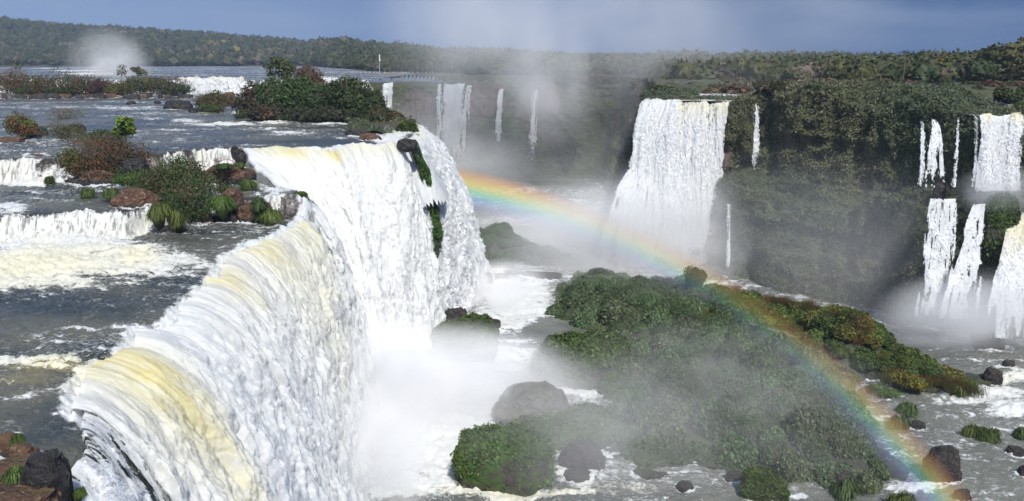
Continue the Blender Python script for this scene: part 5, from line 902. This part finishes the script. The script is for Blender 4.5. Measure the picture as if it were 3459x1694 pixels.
mist(PD(1850, 60, 420), (85, 50, 60), .0045, 'thin veil of spray against the sky', 9, contrast=.9, nscale=1.6, power=1.2)
mist(PD(1750, 330, 300), (60, 22, 45), .005, 'thin haze of spray around the middle waterfall', 10, contrast=.7)
mist(PD(2470, 800, 173), (25, 9, 12), .13, 'spray at the foot of the lower right falls', 11, contrast=.4)
mist(PD(2540, 480, 184), (13, 6, 7), .08, 'spray under the creamy right waterfall', 12, contrast=.4)
mist(PD(1800, 1010, 128), (32, 30, 12), .0075, 'low drifting mist over the green island', 13, contrast=.95, nscale=3.6, power=1.0)
mist(PD(1480, 1080, 112), (20, 18, 10), .012, 'mist around the mossy boulders', 14, contrast=.9, nscale=2.0, power=1.0)
mist(PD(2100, 640, 195), (62, 10, 32), .011, 'bluish haze hanging before the long green wall', 15, contrast=.6)
mist(PD(1500, 715, 215), (34, 10, 8), .030, 'wisps of mist on the back edge of the island', 16, contrast=.9, nscale=2.5)
mist(PD(1460, 610, 236), (40, 10, 20), .075, 'bright spray glowing under the rainbow', 18, contrast=.3)
mist(PD(272, 165, 560), (32, 20, 27), .05, 'distant plume of spray over the far river', 17, contrast=.5, power=2.0)
# ------------------------------------------------------------------ rainbow: bands of light painted as scatter colours into a curved mist volume
def rainbow():
    az, dep = math.radians(-15.8), math.radians(-48.7); ax = Vector((math.sin(az) * math.cos(dep), math.cos(az) * math.cos(dep), math.sin(dep))); q = ax.to_track_quat('Z', 'Y'); Mx = q.to_matrix(); up = Mx.transposed() @ Vector((0, 0, 1))
    keys = [(1120, 445), (1500, 560), (1850, 745), (2060, 910), (2310, 1180), (2420, 1330)]; near = [249, 219, 172, 136, 98, 82]; far = [256, 228, 190, 158, 121, 105]; ph = []
    for k in keys:
        d = Vector(ray(*k)).normalized(); l = Mx.transposed() @ d; ph.append(math.atan2(l.y, l.x))
    ph = np.unwrap(ph); o = np.argsort(ph); ph2 = ph[o]; nr = np.array(near)[o]; fr = np.array(far)[o]; n = 90; pp = np.linspace(ph2[0], ph2[-1], n); th = np.radians(np.linspace(39.9, 43.1, 9)); V = []
    for a in pp:
        for t in th:
            for rr in (np.interp(a, ph2, nr), np.interp(a, ph2, fr)): V.append((math.sin(t) * math.cos(a) * rr, math.sin(t) * math.sin(a) * rr, math.cos(t) * rr))
    m = len(th); I = lambda i, j, k: (i * m + j) * 2 + k; Fs = []
    for i in range(n - 1):
        for j in range(m - 1): Fs += [[I(i, j, 0), I(i, j + 1, 0), I(i + 1, j + 1, 0), I(i + 1, j, 0)], [I(i, j, 1), I(i + 1, j, 1), I(i + 1, j + 1, 1), I(i, j + 1, 1)]]
        Fs += [[I(i, 0, 0), I(i + 1, 0, 0), I(i + 1, 0, 1), I(i, 0, 1)], [I(i, m - 1, 0), I(i, m - 1, 1), I(i + 1, m - 1, 1), I(i + 1, m - 1, 0)]]
    for j in range(m - 1): Fs += [[I(0, j, 0), I(0, j, 1), I(0, j + 1, 1), I(0, j + 1, 0)], [I(n - 1, j, 0), I(n - 1, j + 1, 0), I(n - 1, j + 1, 1), I(n - 1, j, 1)]]
    s = M('rainbow'); tc = s.n('TexCoord'); nm = s.n('VectorMath', operation='NORMALIZE'); s.set(nm, 0, tc.outputs['Object']); sx = s.n('SeparateXYZ'); s.set(sx, 0, nm.outputs[0]); ang = s.math('DEGREES', s.math('ARCCOSINE', sx.outputs[2]))
    f = s.mr(ang, 39.9, 43.1, 0, 1, False); cr_ = s.n('ValToRGB'); s.set(cr_, 0, f); e = cr_.color_ramp.elements; stops = [(0, (.62, .62, .95)), (.22, (.50, .52, 1.0)), (.38, (.40, .75, 1.0)), (.5, (.50, 1.0, .65)), (.62, (1.0, .95, .35)), (.74, (1.0, .68, .22)), (.9, (1.0, .42, .2)), (1, (.9, .4, .3))]
    while len(e) < len(stops): e.new(.5)
    for k, (p_, c_) in zip(e, stops): k.position = p_; k.color = c_ + (1,)
    az_ = s.math('ARCTAN2', sx.outputs[1], sx.outputs[0]); gp = s.n('SeparateXYZ'); s.set(gp, 0, s.pos()); dn = s.math('MULTIPLY', s.math('MULTIPLY', s.mr(f, 0, .42), s.mr(f, 1, .66)), s.mr(gp.outputs[1], 110, 235, RB * 1.15, RB * .62))
    v = s.n('VolumePrincipled'); s.set(v, 'Color', cr_.outputs[0]); s.set(v, 'Density', dn); s.set(v, 'Anisotropy', -.3); s.t.links.new(v.outputs[0], s.out.inputs['Volume'])
    o_ = obj('rainbow', mesh('rainbow', np.array(V), np.array(Fs), s.m), None, (0, 0, CZ), 0, None, 'bright rainbow arching through the spray down onto the gorge island', 'rainbow', None, 'stuff'); o_.rotation_euler = q.to_euler()
rainbow()
hz = M('haze'); v = hz.n('VolumePrincipled'); hz.set(v, 'Color', (.62, .76, 1.0)); hz.set(v, 'Density', HAZE); hz.t.links.new(v.outputs[0], hz.out.inputs['Volume'])
v_, f_, _ = box(0, 1550, 120, 9000, 4100, 250); obj('haze', mesh('haze', v_, f_, hz.m, smooth=False), label='faint blue air between the falls and the far hills', kind='stuff')
# ------------------------------------------------------------------ light and air
def world():
    w = bpy.data.worlds.new('World'); bpy.context.scene.world = w; w.use_nodes = True; t = w.node_tree; t.nodes.clear()
    def nn(ty, **k):
        n = t.nodes.new('ShaderNode' + ty)
        for a, b in k.items(): setattr(n, a, b)
        return n
    sky = nn('TexSky', sky_type='NISHITA', sun_disc=False); sky.sun_elevation = math.radians(48.7); sky.sun_rotation = math.radians(164.2); sky.air_density = 1.2; sky.dust_density = .3; sky.ozone_density = 3
    tc = nn('TexCoord'); sep = nn('SeparateXYZ'); t.links.new(tc.outputs['Generated'], sep.inputs[0])
    def mth(op, a, b=0.0):
        m = nn('Math', operation=op)
        for i, v in enumerate((a, b)):
            if isinstance(v, bpy.types.NodeSocket): t.links.new(v, m.inputs[i])
            else: m.inputs[i].default_value = v
        return m.outputs[0]
    def mr(v, a, b, c, d):
        m = nn('MapRange'); m.interpolation_type = 'SMOOTHSTEP'; t.links.new(v, m.inputs[0])
        for i, q in enumerate((a, b, c, d)): m.inputs[1 + i].default_value = q
        return m.outputs[0]
    def mix(f, a, b, bt='MIX'):
        m = nn('Mix', data_type='RGBA'); m.blend_type = bt
        for i, v in ((0, f), (6, a), (7, b)):
            if isinstance(v, bpy.types.NodeSocket): t.links.new(v, m.inputs[i])
            else: m.inputs[i].default_value = v if i == 0 else tuple(v) + (1,)
        return m.outputs[2]
    sx = sep.outputs[0]; sz = sep.outputs[2]
    scl = mix(1.0, sky.outputs[0], (.10, .10, .10), 'MULTIPLY')
    low = mix(mr(sx, -.5, .55, 0, 1), (.165, .25, .43), (.016, .068, .20))
    hi = mix(mr(sx, -.5, .55, 0, 1), (.17, .235, .41), (.03, .075, .20))
    storm = mix(mr(sz, 0.0, .16, 0, 1), low, hi)
    mp = nn('Mapping'); t.links.new(tc.outputs['Generated'], mp.inputs[0]); mp.inputs['Scale'].default_value = (1, 1, 4.5)
    no = nn('TexNoise'); t.links.new(mp.outputs[0], no.inputs['Vector']); no.inputs['Scale'].default_value = 3.2; no.inputs['Detail'].default_value = 6; no.inputs['Roughness'].default_value = .55
    cl = mth('MULTIPLY', mr(no.outputs[0], .47, .70, 0, 1), mr(sz, -.01, .12, .2, .65))
    storm = mix(cl, storm, (.25, .30, .41))
    col = mix(mr(sz, .25, .6, 0, 1), storm, scl)
    col = mix(mr(sz, -.02, 0.0, .5, 1), (.2, .2, .2), col)
    bg = nn('Background'); t.links.new(col, bg.inputs[0]); bg.inputs[1].default_value = 1.0
    o = nn('OutputWorld'); t.links.new(bg.outputs[0], o.inputs[0])
world()
sl = bpy.data.lights.new('sun', 'SUN'); so = bpy.data.objects.new('sun', sl); C.objects.link(so); sl.energy = 3.7; sl.angle = math.radians(.5); sl.color = (1, .955, .88)
az, el = math.radians(164.2), math.radians(48.7)
sd_ = Vector((math.sin(az) * math.cos(el), math.cos(az) * math.cos(el), math.sin(el))); so.rotation_euler = sd_.to_track_quat('Z', 'Y').to_euler(); so.location = (0, 0, 300)
sc = bpy.context.scene
sc.view_settings.view_transform = 'Standard'; sc.view_settings.look = 'None'; sc.view_settings.exposure = EXPO; sc.view_settings.gamma = 1
sc.render.engine = 'CYCLES'
cy = sc.cycles; cy.use_denoising = True; cy.max_bounces = 6; cy.diffuse_bounces = 3; cy.glossy_bounces = 2; cy.transmission_bounces = 2; cy.volume_bounces = 3; cy.transparent_max_bounces = 8
cy.volume_step_rate = 1.0; cy.volume_max_steps = 64
print('script time', time.time() - T00)
